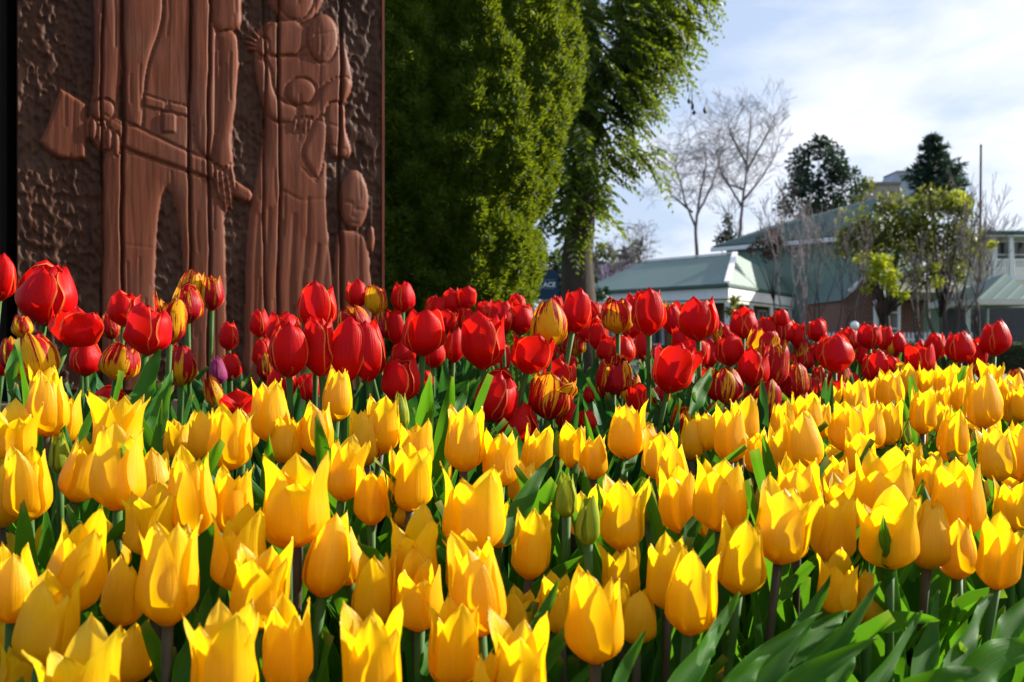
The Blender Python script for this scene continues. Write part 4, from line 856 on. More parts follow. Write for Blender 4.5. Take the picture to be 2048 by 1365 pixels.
TULIPS = [
('Y',-0.554,1.186,0.637,0.0478,0.0844,0.25,3,'round-topped yellow tulip with one big folded petal below the tall red'),
('Y',-0.623,1.329,0.663,0.0376,0.0628,0.65,0,'open-tipped yellow tulip just above the folded round-topped yellow tulip'),
('Y',-0.549,1.217,0.624,0.0407,0.0756,0.50,5,'open-tipped yellow tulip just lower right of the folded round-topped yellow tulip'),
('Y',-0.570,1.136,0.613,0.0487,0.0740,0.85,6,'flared yellow tulip just lower left of the folded round-topped yellow tulip'),
('Y',-0.421,1.064,0.615,0.0584,0.0864,0.95,0,'wide-flared yellow tulip with two horn-like petals under the panel'),
('Y',-0.481,0.992,0.572,0.0439,0.0804,0.50,0,"large three-tipped yellow tulip near the photo's left edge"),
('Y',-0.595,1.197,0.580,0.0360,0.0616,0.60,-4,'open-tipped yellow tulip just upper left of the three-tipped yellow tulip'),
('Y',-0.455,1.036,0.583,0.0409,0.0816,0.30,16,'half-closed slanting yellow tulip just left of the tall pleated yellow tulip'),
('Y',-0.385,0.972,0.585,0.0517,0.0881,0.40,0,'tall pleated yellow tulip standing over its leaning twin'),
('Y',-0.439,1.310,0.595,0.0360,0.0583,0.70,0,'flared yellow tulip just right of the wide-flared yellow tulip'),
('Y',-0.377,1.221,0.603,0.0398,0.0674,0.60,0,'open-tipped yellow tulip just lower left of the low open red tulip behind the yellows'),
('Y',-0.321,1.132,0.604,0.0466,0.0808,0.75,3,'flared yellow tulip just lower right of the small yellow tulip with red feathering'),
('Y',-0.358,1.328,0.603,0.0360,0.0638,0.60,5,'open-tipped yellow tulip just below the low open red tulip behind the yellows'),
('Y',-0.297,1.234,0.624,0.0445,0.0889,0.50,-4,'open-tipped yellow tulip just right of the low open red tulip behind the yellows'),
('Y',-0.281,1.226,0.600,0.0400,0.0693,0.75,4,'flared yellow tulip just lower right of the low open red tulip behind the yellows'),
('Y',-0.241,1.231,0.608,0.0412,0.0765,0.40,0,'half-closed yellow tulip just lower left of the smooth closed yellow egg tulip'),
('Y',-0.246,1.395,0.638,0.0419,0.0837,0.12,3,'smooth closed yellow tulip like an egg, tallest yellow beneath the big reds'),
('Y',-0.184,1.075,0.577,0.0397,0.0792,0.80,8,'flared yellow tulip just below the smooth closed yellow egg tulip'),
('Y',-0.385,1.075,0.571,0.0387,0.0677,0.55,-4,'open-tipped yellow tulip just right of the tall pleated yellow tulip'),
('Y',-0.306,0.954,0.563,0.0442,0.0884,0.55,0,'second open-tipped yellow tulip right of the tall pleated yellow tulip'),
('Y',-0.281,0.993,0.557,0.0401,0.0792,0.60,4,'open-tipped yellow tulip just left of the broad yellow tulip with overlapping petals'),
('Y',-0.340,0.939,0.548,0.0467,0.0719,0.80,0,'flared yellow tulip just above the large yellow tulip with white-lit horn'),
('Y',-0.192,0.891,0.567,0.0596,0.0906,0.85,0,'flared yellow tulip just upper right of the broad yellow tulip with overlapping petals'),
('Y',-0.209,0.931,0.556,0.0479,0.0820,0.55,0,'broad yellow tulip whose front petals overlap in a V'),
('Y',-0.623,1.216,0.532,0.0360,0.0459,0.40,0,'half-closed yellow tulip just lower left of the three-tipped yellow tulip'),
('Y',-0.525,1.054,0.497,0.0360,0.0506,0.50,0,'open-tipped yellow tulip just above the plump sunlit yellow tulip'),
('Y',-0.507,1.046,0.506,0.0360,0.0538,0.80,-6,'flared yellow tulip just left of the bulky slanting yellow tulip'),
('Y',-0.366,0.821,0.526,0.0451,0.0901,0.60,14,'bulky slanting yellow tulip with creased sunlit top'),
('Y',-0.366,0.772,0.498,0.0444,0.0787,0.60,10,'plump sunlit yellow tulip leaning in the lower left corner'),
('Y',-0.394,0.983,0.519,0.0360,0.0641,0.50,-4,'open-tipped yellow tulip just upper right of the bulky slanting yellow tulip'),
('Y',-0.342,0.872,0.501,0.0360,0.0703,0.30,5,'half-closed yellow tulip just left of the large yellow tulip with white-lit horn'),
('Y',-0.276,0.798,0.522,0.0466,0.0931,0.75,0,'large yellow tulip with one white-lit horn petal'),
('Y',-0.238,0.864,0.533,0.0460,0.0824,0.75,4,'flared yellow tulip just lower left of the broad yellow tulip with overlapping petals'),
('Y',-0.208,0.815,0.515,0.0462,0.0801,0.85,6,'flared yellow tulip just below the broad yellow tulip with overlapping petals'),
('Y',-0.168,0.880,0.524,0.0400,0.0800,0.50,8,'open-tipped yellow tulip just lower right of the broad yellow tulip with overlapping petals'),
('Y',-0.200,0.691,0.490,0.0486,0.0871,0.95,0,'wide open yellow tulip with three spread points cut by the bottom edge'),
('Y',-0.173,0.766,0.481,0.0381,0.0753,0.75,2,'flared yellow tulip just right of the wide open yellow tulip cut by the edge'),
('Y',-0.282,0.658,0.483,0.0565,0.0834,0.95,-4,'flared yellow tulip just lower right of the plump sunlit yellow tulip'),
('Y',-0.324,0.845,0.461,0.0360,0.0564,0.40,5,'half-closed yellow tulip just lower left of the large yellow tulip with white-lit horn'),
('Y',-0.479,0.934,0.447,0.0360,0.0481,0.60,0,'open-tipped yellow tulip just lower left of the plump sunlit yellow tulip'),
('Y',-0.423,0.843,0.448,0.0360,0.0549,0.90,14,'flared slanting yellow tulip just lower left of the bulky slanting yellow tulip'),
('Y',-0.188,0.809,0.436,0.0360,0.0555,0.70,8,'flared yellow tulip just lower right of the wide open yellow tulip cut by the edge'),
('Y',-0.287,0.791,0.433,0.0360,0.0569,0.80,0,'flared yellow tulip just lower left of the wide open yellow tulip cut by the edge'),
('Y',-0.099,0.709,0.486,0.0462,0.0801,0.90,0,'yellow tulip with one glaring white petal cut by the bottom edge'),
('Y',-0.120,0.860,0.504,0.0377,0.0734,0.45,4,'half-closed yellow tulip just lower left of the clear yellow cup tulip'),
('Y',-0.087,0.888,0.527,0.0419,0.0782,0.80,0,'clear yellow cup tulip with flared side petals and visible dark stem'),
('Y',-0.160,0.983,0.510,0.0360,0.0623,0.60,-10,'open-tipped yellow tulip just left of the clear yellow cup tulip'),
('Y',-0.042,0.896,0.517,0.0377,0.0753,0.85,0,'flared yellow tulip just upper left of the sun-bleached yellow tulip'),
('Y',-0.025,0.795,0.515,0.0450,0.0900,0.70,-5,'sun-bleached yellow tulip with white-hot petals near the bottom middle'),
('Y',-0.045,0.767,0.484,0.0388,0.0776,0.75,0,'flared yellow tulip just lower left of the sun-bleached yellow tulip'),
('Y',0.016,0.946,0.524,0.0366,0.0730,0.75,5,'flared yellow tulip just upper right of the sun-bleached yellow tulip'),
('Y',0.010,0.913,0.476,0.0360,0.0525,0.60,0,'open-tipped yellow tulip just lower right of the sun-bleached yellow tulip'),
('Y',0.004,0.718,0.483,0.0431,0.0798,0.85,3,'flared yellow tulip just lower left of the whole yellow cup tulip'),
('Y',-0.013,0.716,0.461,0.0393,0.0736,0.70,3,'flared yellow tulip just below the sun-bleached yellow tulip'),
('Y',0.045,0.916,0.481,0.0360,0.0597,0.60,-3,'open-tipped yellow tulip just left of the whole yellow cup tulip'),
('Y',0.065,0.777,0.499,0.0434,0.0807,0.55,0,'whole yellow cup tulip with a sunlit crown near the bottom middle'),
('Y',0.111,0.890,0.480,0.0360,0.0611,0.30,0,'half-closed yellow tulip just right of the whole yellow cup tulip'),
('Y',0.103,0.938,0.507,0.0360,0.0617,0.75,0,'flared yellow tulip just below the yellow tulip with two horns'),
('Y',0.139,0.893,0.510,0.0375,0.0712,0.70,0,'flared yellow tulip just upper left of the yellow tulip with a bright sun patch'),
('Y',0.146,0.826,0.507,0.0418,0.0789,0.50,6,'yellow tulip with a bright sun patch on its front petal'),
('Y',-0.162,1.222,0.612,0.0440,0.0849,0.75,6,'flared yellow tulip just lower left of the slim green bud'),
('Y',-0.177,1.212,0.599,0.0395,0.0790,0.45,-3,'half-closed yellow tulip just lower right of the smooth closed yellow egg tulip'),
('Y',-0.117,1.209,0.591,0.0426,0.0673,0.75,0,'flared yellow tulip just below the slim green bud'),
('Y',-0.056,1.151,0.599,0.0454,0.0908,0.75,3,'tall yellow goblet tulip below the dark slumped red one'),
('Y',-0.013,1.159,0.581,0.0418,0.0720,0.75,0,'flared yellow tulip just lower left of the red tulip dipping into the yellows'),
('Y',0.027,1.247,0.583,0.0396,0.0642,0.60,10,'open-tipped yellow tulip just lower right of the red tulip dipping into the yellows'),
('Y',0.012,1.184,0.555,0.0360,0.0609,0.70,4,'flared yellow tulip just left of the green-yellow pointed bud'),
('Y',0.080,1.308,0.583,0.0360,0.0673,0.80,0,'flared yellow tulip just above the green-yellow pointed bud'),
('Y',0.104,1.269,0.574,0.0360,0.0662,0.50,0,'open-tipped yellow tulip just lower left of the square-shouldered yellow tulip'),
('Y',0.142,1.248,0.602,0.0460,0.0821,0.75,4,'square-shouldered yellow tulip standing proud at the red border'),
('Y',0.180,1.214,0.581,0.0437,0.0682,0.75,2,'flared yellow tulip just upper left of the closed slender yellow tulip'),
('Y',0.186,1.153,0.570,0.0376,0.0737,0.20,0,'closed slender yellow tulip with its whole egg shape clear of others'),
('Y',0.211,1.577,0.588,0.0360,0.0379,0.50,0,'open-tipped yellow tulip just right of the square-shouldered yellow tulip'),
('Y',-0.151,1.066,0.553,0.0360,0.0692,0.60,0,'open-tipped yellow tulip just upper left of the clear yellow cup tulip'),
('Y',-0.107,1.041,0.573,0.0447,0.0791,0.75,3,'flared yellow tulip just upper left of the big many-petalled yellow tulip'),
('Y',-0.113,1.059,0.553,0.0391,0.0657,0.45,-3,'half-closed yellow tulip just above the clear yellow cup tulip'),
('Y',-0.102,1.366,0.552,0.0360,0.0468,0.50,5,'open-tipped yellow tulip just lower left of the tall yellow goblet tulip'),
('Y',-0.036,0.904,0.557,0.0543,0.0858,0.70,3,'big many-petalled yellow tulip at the middle of the bed'),
('Y',-0.015,1.098,0.523,0.0360,0.0565,0.70,5,'flared yellow tulip just lower right of the big many-petalled yellow tulip'),
('Y',0.106,0.965,0.547,0.0447,0.0751,0.85,3,'yellow tulip with two horn tips and sunlit side beside the green buds'),
('Y',0.077,1.081,0.537,0.0360,0.0586,0.50,0,'open-tipped yellow tulip just lower right of the green-yellow pointed bud'),
('Y',0.180,1.216,0.517,0.0360,0.0480,0.60,0,'open-tipped yellow tulip just right of the yellow tulip with two horns'),
('Y',0.260,1.437,0.579,0.0360,0.0651,0.20,0,'closed yellow tulip just upper right of the closed slender yellow tulip'),
('Y',0.280,1.438,0.592,0.0415,0.0677,0.50,0,'open-tipped yellow tulip just left of the smooth pointed yellow tulip'),
('Y',0.291,1.326,0.588,0.0421,0.0803,0.30,0,'smooth yellow tulip with one tall pointed petal near the dark red ones'),
('Y',0.331,1.430,0.598,0.0440,0.0802,0.70,4,'flared yellow tulip just upper right of the smooth pointed yellow tulip'),
('Y',0.407,1.503,0.592,0.0390,0.0765,0.50,0,'open-tipped yellow tulip just lower right of the dark red tulip with gold streaks'),
('Y',0.455,1.541,0.602,0.0498,0.0762,0.75,0,'flared yellow tulip just right of the dark red tulip with gold streaks'),
('Y',0.509,1.645,0.588,0.0360,0.0683,0.30,4,'second half-closed yellow tulip right of the dark red tulip with gold streaks'),
('Y',0.373,1.265,0.585,0.0486,0.0823,0.35,-6,'second half-closed yellow tulip lower right of the dark red tulip with gold streaks'),
('Y',0.336,1.365,0.568,0.0360,0.0669,0.40,0,'half-closed yellow tulip just lower right of the smooth pointed yellow tulip'),
('Y',0.358,1.322,0.573,0.0394,0.0701,0.60,0,'open-tipped yellow tulip just right of the smooth pointed yellow tulip'),
('Y',0.415,1.410,0.555,0.0360,0.0531,0.50,4,'second open-tipped yellow tulip upper right of the spread yellow tulip with sunlit lip'),
('Y',0.620,1.894,0.603,0.0364,0.0715,0.50,0,'open-tipped yellow tulip just lower left of the red tulip before the white window'),
('Y',0.594,1.722,0.611,0.0463,0.0825,0.75,0,'flared yellow tulip just below the round red tulip on a clear stem'),
('Y',0.700,1.845,0.620,0.0496,0.0895,0.25,0,'round-topped yellow tulip leading the yellow edge near the hedge'),
('Y',0.723,1.988,0.613,0.0382,0.0722,0.50,-3,'open-tipped yellow tulip just left of the round-topped yellow tulip'),
('Y',0.461,1.368,0.598,0.0513,0.0817,0.60,0,'second open-tipped yellow tulip lower left of the round-topped yellow tulip'),
('Y',0.511,1.426,0.593,0.0466,0.0742,0.60,0,'open-tipped yellow tulip just lower left of the round-topped yellow tulip'),
('Y',0.580,1.536,0.590,0.0384,0.0746,0.60,3,'open-tipped yellow tulip just below the round-topped yellow tulip'),
('Y',0.460,1.315,0.571,0.0417,0.0676,0.60,0,'open-tipped yellow tulip just upper left of the ruffled broad yellow tulip'),
('Y',0.634,1.725,0.564,0.0360,0.0488,0.50,4,'open-tipped yellow tulip just above the ruffled broad yellow tulip'),
('Y',0.491,1.522,0.552,0.0360,0.0466,0.60,0,'second open-tipped yellow tulip upper left of the ruffled broad yellow tulip'),
('Y',0.837,2.086,0.630,0.0401,0.0787,0.60,0,'open-tipped yellow tulip just right of the round-topped yellow tulip'),
('Y',0.869,2.088,0.623,0.0421,0.0827,0.60,0,'open-tipped yellow tulip just lower left of the red tulip over the hedge'),
('Y',0.867,1.998,0.622,0.0442,0.0867,0.60,2,'open-tipped yellow tulip just lower left of the last red tulip before the dark garage'),
('Y',0.989,2.183,0.630,0.0441,0.0779,0.60,0,'open-tipped yellow tulip just upper left of the smooth bell yellow tulip'),
('Y',1.024,2.125,0.635,0.0531,0.0803,0.80,0,'flared yellow tulip just above the smooth bell yellow tulip'),
('Y',0.664,1.610,0.600,0.0433,0.0788,0.60,2,'open-tipped yellow tulip just lower right of the round-topped yellow tulip'),
('Y',0.830,1.920,0.601,0.0360,0.0688,0.50,0,'open-tipped yellow tulip just below the red tulip over the hedge'),
('Y',0.843,1.862,0.614,0.0465,0.0786,0.60,0,'open-tipped yellow tulip just left of the smooth bell yellow tulip'),
('Y',0.732,1.545,0.615,0.0564,0.0944,0.40,0,'smooth bell-shaped yellow tulip far back below the last reds'),
('Y',0.902,1.845,0.606,0.0390,0.0766,0.40,6,'half-closed yellow tulip just right of the smooth bell yellow tulip'),
('Y',0.609,1.378,0.586,0.0411,0.0781,0.50,0,'open-tipped yellow tulip just lower left of the smooth bell yellow tulip'),
('Y',0.755,1.630,0.575,0.0360,0.0584,0.20,0,'closed yellow tulip just below the smooth bell yellow tulip'),
('Y',0.756,1.749,0.586,0.0360,0.0627,0.50,0,'open-tipped yellow tulip just upper left of the straight-sided yellow tulip'),
('Y',0.902,1.797,0.614,0.0449,0.0881,0.70,0,'flared yellow tulip just below the last red tulip before the dark garage'),
('Y',0.889,1.763,0.601,0.0390,0.0701,0.50,0,'open-tipped yellow tulip just lower right of the red tulip over the hedge'),
('Y',0.782,1.627,0.578,0.0360,0.0548,0.60,0,'open-tipped yellow tulip just above the straight-sided yellow tulip'),
('Y',0.605,1.241,0.575,0.0441,0.0805,0.50,0,'straight-sided yellow tulip with jagged rim near the right edge'),
('Y',0.734,1.442,0.571,0.0360,0.0653,0.50,0,'open-tipped yellow tulip just upper right of the straight-sided yellow tulip'),
('Y',0.913,1.785,0.577,0.0360,0.0504,0.50,0,'open-tipped yellow tulip just lower right of the smooth bell yellow tulip'),
('Y',0.629,1.418,0.563,0.0360,0.0564,0.60,0,'open-tipped yellow tulip just left of the straight-sided yellow tulip'),
('Y',0.642,1.528,0.547,0.0360,0.0444,0.60,0,'second open-tipped yellow tulip upper left of the deep barrel yellow tulip'),
('Y',0.562,1.401,0.557,0.0360,0.0549,0.50,-4,'open-tipped yellow tulip just upper right of the ruffled broad yellow tulip'),
('Y',0.709,1.741,0.565,0.0360,0.0492,0.50,0,'second open-tipped yellow tulip lower right of the round-topped yellow tulip'),
('Y',0.210,1.010,0.558,0.0544,0.0833,0.75,0,'flared yellow tulip just lower right of the closed slender yellow tulip'),
('Y',0.289,1.008,0.553,0.0513,0.0838,0.50,0,'open-tipped yellow tulip just upper right of the spread yellow tulip with sunlit lip'),
('Y',0.405,1.256,0.551,0.0362,0.0589,0.60,3,'open-tipped yellow tulip just upper left of the green-streaked yellow tulip'),
('Y',0.365,1.092,0.542,0.0420,0.0691,0.80,0,'flared yellow tulip just left of the ruffled broad yellow tulip'),
('Y',0.372,0.994,0.561,0.0573,0.0901,0.65,0,'ruffled broad yellow tulip of many layered petals'),
('Y',0.449,1.005,0.552,0.0512,0.0836,0.50,0,'deep barrel-shaped yellow tulip above the green-streaked one'),
('Y',0.670,1.426,0.520,0.0360,0.0430,0.30,4,'half-closed yellow tulip just upper right of the deep barrel yellow tulip'),
('Y',0.538,1.284,0.547,0.0360,0.0606,0.70,0,'flared yellow tulip just upper left of the deep barrel yellow tulip'),
('Y',0.560,1.116,0.537,0.0386,0.0660,0.70,0,'flared yellow tulip just above the yellow tulip with a folded side petal'),
('Y',0.343,1.353,0.518,0.0360,0.0459,0.40,0,'half-closed yellow tulip just upper left of the spread yellow tulip with sunlit lip'),
('Y',0.415,1.521,0.543,0.0360,0.0434,0.60,0,'open-tipped yellow tulip just above the spread yellow tulip with sunlit lip'),
('Y',0.663,1.314,0.535,0.0360,0.0536,0.50,0,'open-tipped yellow tulip just lower right of the straight-sided yellow tulip'),
('Y',0.345,0.911,0.542,0.0524,0.0774,0.95,-3,'open yellow tulip with green streaks along its outer petal'),
('Y',0.245,0.917,0.545,0.0488,0.0825,0.85,9,'spread yellow tulip on a thick green stem with a sunlit lip'),
('Y',0.202,0.891,0.524,0.0436,0.0740,0.55,4,'tall yellow tulip with ragged curling tips above the broad leaves'),
('Y',0.228,1.122,0.525,0.0360,0.0577,0.60,-3,'open-tipped yellow tulip just upper left of the tall ragged yellow tulip'),
('Y',0.308,0.964,0.535,0.0414,0.0741,0.70,6,'flared yellow tulip just right of the spread yellow tulip with sunlit lip'),
('Y',0.435,0.972,0.518,0.0367,0.0643,0.35,0,'half-closed yellow tulip just left of the yellow tulip with a folded side petal'),
('Y',0.447,0.921,0.521,0.0379,0.0758,0.65,5,'yellow tulip with a folded side petal at the lower right'),
('Y',0.596,1.164,0.488,0.0360,0.0439,0.40,3,'half-closed yellow tulip just right of the yellow tulip with a folded side petal'),
('Y',0.299,0.919,0.498,0.0360,0.0607,0.65,2,'small pointed yellow tulip on a dark stem above the broad leaves'),
('Y',0.337,0.941,0.482,0.0360,0.0581,0.50,8,'open-tipped yellow tulip just right of the small yellow tulip above the broad leaves'),
('Y',0.195,0.950,0.405,0.0360,0.0375,0.80,0,'tiny yellow tip poking up among leaves at the bottom edge'),
('Y',0.288,1.115,0.477,0.0360,0.0413,0.40,3,'half-closed yellow tulip just right of the tall ragged yellow tulip'),
('Y',0.535,1.257,0.503,0.0360,0.0431,0.50,0,'open-tipped yellow tulip just right of the green-streaked yellow tulip'),
('Y',0.587,1.322,0.509,0.0360,0.0377,0.50,0,'open-tipped yellow tulip just lower left of the deep barrel yellow tulip'),
('GB',-0.495,1.089,0.606,0.0208,0.0495,0.00,2,'slim green bud just below the folded round-topped yellow tulip'),
('GB',-0.148,1.337,0.631,0.0223,0.0533,0.00,-3,'slim upright green bud among leaves behind the yellow edge'),
('GB',-0.126,1.381,0.620,0.0201,0.0438,0.00,3,'slim green bud just lower right of the slim green bud'),
('GB',0.062,1.337,0.592,0.0188,0.0402,0.00,0,'slim green bud just lower right of the red tulip dipping into the yellows'),
('GB',0.055,1.007,0.572,0.0214,0.0510,0.00,0,'pointed green-yellow bud standing high among leaves'),
('GB',0.071,0.930,0.560,0.0226,0.0519,0.05,0,'slim green bud just left of the yellow tulip with two horns'),
('GB',0.138,1.003,0.566,0.0209,0.0499,0.00,-5,'slim green bud just upper right of the yellow tulip with two horns'),
('GB',0.610,1.547,0.588,0.0194,0.0432,0.00,3,'slim green bud just below the round-topped yellow tulip'),
('R',-0.675,1.435,0.774,0.0801,0.1015,0.20,8,'tall broad red tulip rising above the others before the dark timber post'),
('R',-0.921,1.788,0.822,0.0485,0.0881,0.20,8,'closed red tulip just left of the tall red tulip before the dark post'),
('R',-0.632,1.415,0.745,0.0716,0.0644,0.75,24,'flared slanting red tulip just lower right of the tall red tulip before the dark post'),
('SY',-1.130,2.300,0.758,0.0456,0.0567,0.20,-5,'closed red-flamed yellow tulip just upper left of the yellow tulip with fine red streaks'),
('SY',-0.645,1.369,0.693,0.0603,0.0776,0.15,-14,'drooping yellow tulip with fine red streaks under the tallest red tulip'),
('SR',-1.036,2.075,0.686,0.0519,0.0822,0.20,-8,'closed gold-streaked crimson tulip just left of the yellow tulip with fine red streaks'),
('R',-1.178,2.300,0.670,0.0408,0.0690,0.20,5,'closed red tulip just left of the yellow tulip with fine red streaks'),
('R',-0.775,1.811,0.687,0.0559,0.0764,0.20,0,'closed red tulip just left of the slanting half-red half-yellow tulip'),
('R',-0.915,2.121,0.713,0.0553,0.0772,0.40,0,'half-closed red tulip just upper left of the slanting half-red half-yellow tulip'),
('SY',-0.591,1.487,0.692,0.0589,0.0671,0.20,14,'slanting tulip of broad red and yellow stripes before the panel foot'),
('R',-0.725,1.856,0.778,0.0580,0.0736,0.35,5,'half-closed red tulip just upper left of the wide red tulip below the carved trouser leg'),
('R',-0.522,1.419,0.731,0.0639,0.0810,0.35,6,"wide six-petalled red tulip in front of the carved man's trouser leg"),
('SR',-0.544,1.581,0.745,0.0494,0.0864,0.60,4,'open-tipped gold-streaked crimson tulip just right of the wide red tulip below the carved trouser leg'),
('SR',-0.922,2.300,0.754,0.0456,0.0665,0.20,-8,'closed gold-streaked crimson tulip just above the slanting half-red half-yellow tulip'),
('SY',-0.701,2.173,0.838,0.0589,0.0725,0.20,8,'closed red-flamed yellow tulip just left of the red tulip with one yellow flame'),
('SR',-0.580,1.781,0.782,0.0557,0.0767,0.20,0,'closed gold-streaked crimson tulip just lower left of the red tulip with one yellow flame'),
('SR',-0.653,2.166,0.816,0.0506,0.0844,0.35,0,"high red tulip with one yellow flame before the carved man's hand"),
('SY',-0.587,1.764,0.671,0.0533,0.0801,0.15,3,'small closed yellow tulip feathered with red in front of the panel foot'),
('P',-0.807,2.210,0.655,0.0327,0.0571,0.05,0,'slim purple-pink bud just left of the small yellow tulip with red feathering'),
('R',-0.700,1.720,0.621,0.0627,0.0608,0.30,26,'half-closed slanting red tulip just above the wide-flared yellow tulip'),
('R',-0.654,2.300,0.728,0.0456,0.0714,0.10,0,'small closed red egg of a tulip alone before the carved skirt'),
('R',-0.650,2.300,0.659,0.0518,0.0724,0.20,0,'closed red tulip just below the small lone closed red tulip'),
('P',-0.549,1.865,0.669,0.0327,0.0571,0.10,-5,'slim purple-pink bud just below the small lone closed red tulip'),
('SY',-0.528,1.783,0.630,0.0333,0.0649,0.10,-14,'closed red-flamed yellow tulip just upper left of the low open red tulip behind the yellows'),
('R',-0.446,1.625,0.610,0.0610,0.0607,0.80,0,'low open red tulip half sunk behind yellow ones below the panel'),
('R',-0.582,2.300,0.758,0.0456,0.0700,0.10,0,'closed red tulip just upper right of the small lone closed red tulip'),
('R',-0.418,1.825,0.741,0.0609,0.0702,0.40,0,'half-closed red tulip just lower left of the round red tulip before the skirt'),
('R',-0.318,1.421,0.699,0.0559,0.0817,0.25,0,'half-closed red tulip just right of the small lone closed red tulip'),
('R',-0.292,1.488,0.766,0.0572,0.0771,0.25,3,'round red tulip standing high in front of the carved skirt'),
('R',-0.239,1.443,0.692,0.0582,0.0958,0.25,4,"biggest smooth red tulip, egg-shaped, at the panel's right foot"),
('R',-0.274,1.435,0.699,0.0488,0.0953,0.30,-4,'half-closed red tulip just left of the big smooth pair-topped red tulip'),
('R',-0.209,1.455,0.691,0.0506,0.0988,0.15,-2,'closed red tulip just right of the big smooth pair-topped red tulip'),
('R',-0.577,2.300,0.688,0.0432,0.0764,0.20,0,'closed red tulip just lower right of the small lone closed red tulip'),
('SR',-0.561,2.285,0.658,0.0429,0.0710,0.20,-4,'closed gold-streaked crimson tulip just lower right of the small lone closed red tulip'),
('R',-0.427,1.847,0.640,0.0578,0.0711,0.20,0,'closed red tulip just upper right of the low open red tulip behind the yellows'),
('R',-0.378,1.847,0.640,0.0481,0.0593,0.20,0,'closed red tulip just left of the smooth closed yellow egg tulip'),
('R',-0.359,2.300,0.827,0.0537,0.0655,0.35,0,'half-closed red tulip just left of the yellow tulip with maroon tips by the panel edge'),
('SY',-0.314,2.300,0.812,0.0527,0.0729,0.35,0,'yellow tulip with maroon tips at the edge between panel and cypress'),
('SR',-0.277,1.822,0.750,0.0608,0.0703,0.25,-20,'half-closed gold-streaked crimson tulip lower left of yellow tulip with maroon tips by the panel edge'),
('SR',-0.303,2.300,0.754,0.0408,0.0690,0.30,0,'half-closed gold-streaked crimson tulip just below the yellow tulip with maroon tips by the panel edge'),
('R',-0.252,2.300,0.816,0.0543,0.0786,0.25,0,'upright closed red tulip alone against the dark cypress foot'),
('R',-0.196,2.550,0.808,0.0603,0.0683,0.45,5,'half-closed red tulip just right of the upright red tulip before the cypress'),
('R',-0.157,2.550,0.822,0.0463,0.0667,0.30,-3,'half-closed red tulip just right of the yellow tulip with maroon tips by the panel edge'),
('R',-0.119,2.550,0.833,0.0519,0.0619,0.40,3,'second half-closed red tulip upper left of the tall double-height red tulip'),
('R',-0.071,2.550,0.805,0.0440,0.0542,0.20,0,'closed red tulip just above the tall double-height red tulip'),
('R',-0.136,1.510,0.728,0.0637,0.0790,0.30,2,'fat red tulip with pale petal edges below the cypress'),
('R',-0.268,2.313,0.742,0.0471,0.0907,0.30,-4,'half-closed red tulip just left of the fat red tulip below the cypress'),
('R',-0.164,2.521,0.769,0.0550,0.0777,0.50,4,'open-tipped red tulip just upper right of the fat red tulip below the cypress'),
('R',-0.118,2.550,0.775,0.0501,0.0714,0.30,0,'half-closed red tulip just upper left of the tall double-height red tulip'),
('SY',-0.172,2.550,0.737,0.0390,0.0762,0.30,-4,'half-closed red-flamed yellow tulip just right of the fat red tulip below the cypress'),
('R',-0.044,1.524,0.707,0.0667,0.0935,0.45,0,'large tall red tulip with pale edged petals below the cypress edge'),
('R',-0.137,2.328,0.699,0.0468,0.0913,0.15,3,'closed red tulip just left of the tall double-height red tulip'),
('R',-0.253,2.314,0.684,0.0589,0.0725,0.20,0,'closed red tulip just above the red tulip low behind yellow tips'),
('R',-0.165,1.470,0.659,0.0565,0.0788,0.30,4,'dark rounded red tulip just behind the yellow tips below the cypress'),
('R',-0.179,2.257,0.689,0.0533,0.0801,0.25,0,'half-closed red tulip just lower right of the fat red tulip below the cypress'),
('R',-0.179,2.075,0.648,0.0283,0.0484,0.10,0,'closed red tulip just right of the red tulip low behind yellow tips'),
('R',0.022,1.545,0.700,0.0619,0.0705,0.65,14,'open-tipped slanting red tulip lower left of yellow tulip with red flames below the sign'),
('R',-0.029,2.482,0.671,0.0541,0.0788,0.30,0,'half-closed red tulip just lower right of the tall double-height red tulip'),
('R',-0.019,2.048,0.765,0.0558,0.0765,0.40,-4,'half-closed red tulip just upper right of the tall double-height red tulip'),
('R',0.018,2.062,0.763,0.0555,0.0770,0.35,0,'half-closed red tulip just left of the yellow tulip with red flames below the sign'),
('R',0.015,2.550,0.822,0.0417,0.0548,0.30,0,'half-closed red tulip just upper left of the yellow tulip with red flames below the sign'),
('SY',0.059,1.591,0.739,0.0593,0.0796,0.20,0,'upright yellow tulip with red flames below the blue sign'),
('R',0.104,1.717,0.765,0.0537,0.0795,0.30,10,'half-closed red tulip just upper right of the yellow tulip with red flames below the sign'),
('R',0.180,2.550,0.745,0.0533,0.0771,0.15,8,'closed red tulip just right of the yellow tulip with red flames below the sign'),
('R',0.116,2.550,0.813,0.0301,0.0586,0.30,0,'half-closed red tulip just above the yellow tulip with red flames below the sign'),
('SY',0.159,2.550,0.709,0.0603,0.0695,0.40,0,'half-closed red-flamed yellow tulip lower right of yellow tulip with red flames below the sign'),
('R',0.210,2.550,0.792,0.0440,0.0667,0.30,0,'half-closed red tulip just left of the cup-shaped yellow and maroon tulip'),
('R',0.210,2.444,0.727,0.0480,0.0890,0.30,4,'half-closed red tulip just lower left of the cup-shaped yellow and maroon tulip'),
('SY',0.194,1.824,0.764,0.0603,0.0708,0.35,0,'cup-shaped yellow tulip with maroon flames under the cottage eave'),
('R',0.304,2.550,0.805,0.0390,0.0762,0.30,4,'half-closed red tulip just upper right of the cup-shaped yellow and maroon tulip'),
('R',0.230,1.673,0.760,0.0578,0.0834,0.25,0,'upright red tulip reaching the gutter of the green cottage roof'),
('SR',0.404,2.550,0.786,0.0366,0.0714,0.20,0,'closed gold-streaked crimson tulip just right of the red tulip before the cottage gutter'),
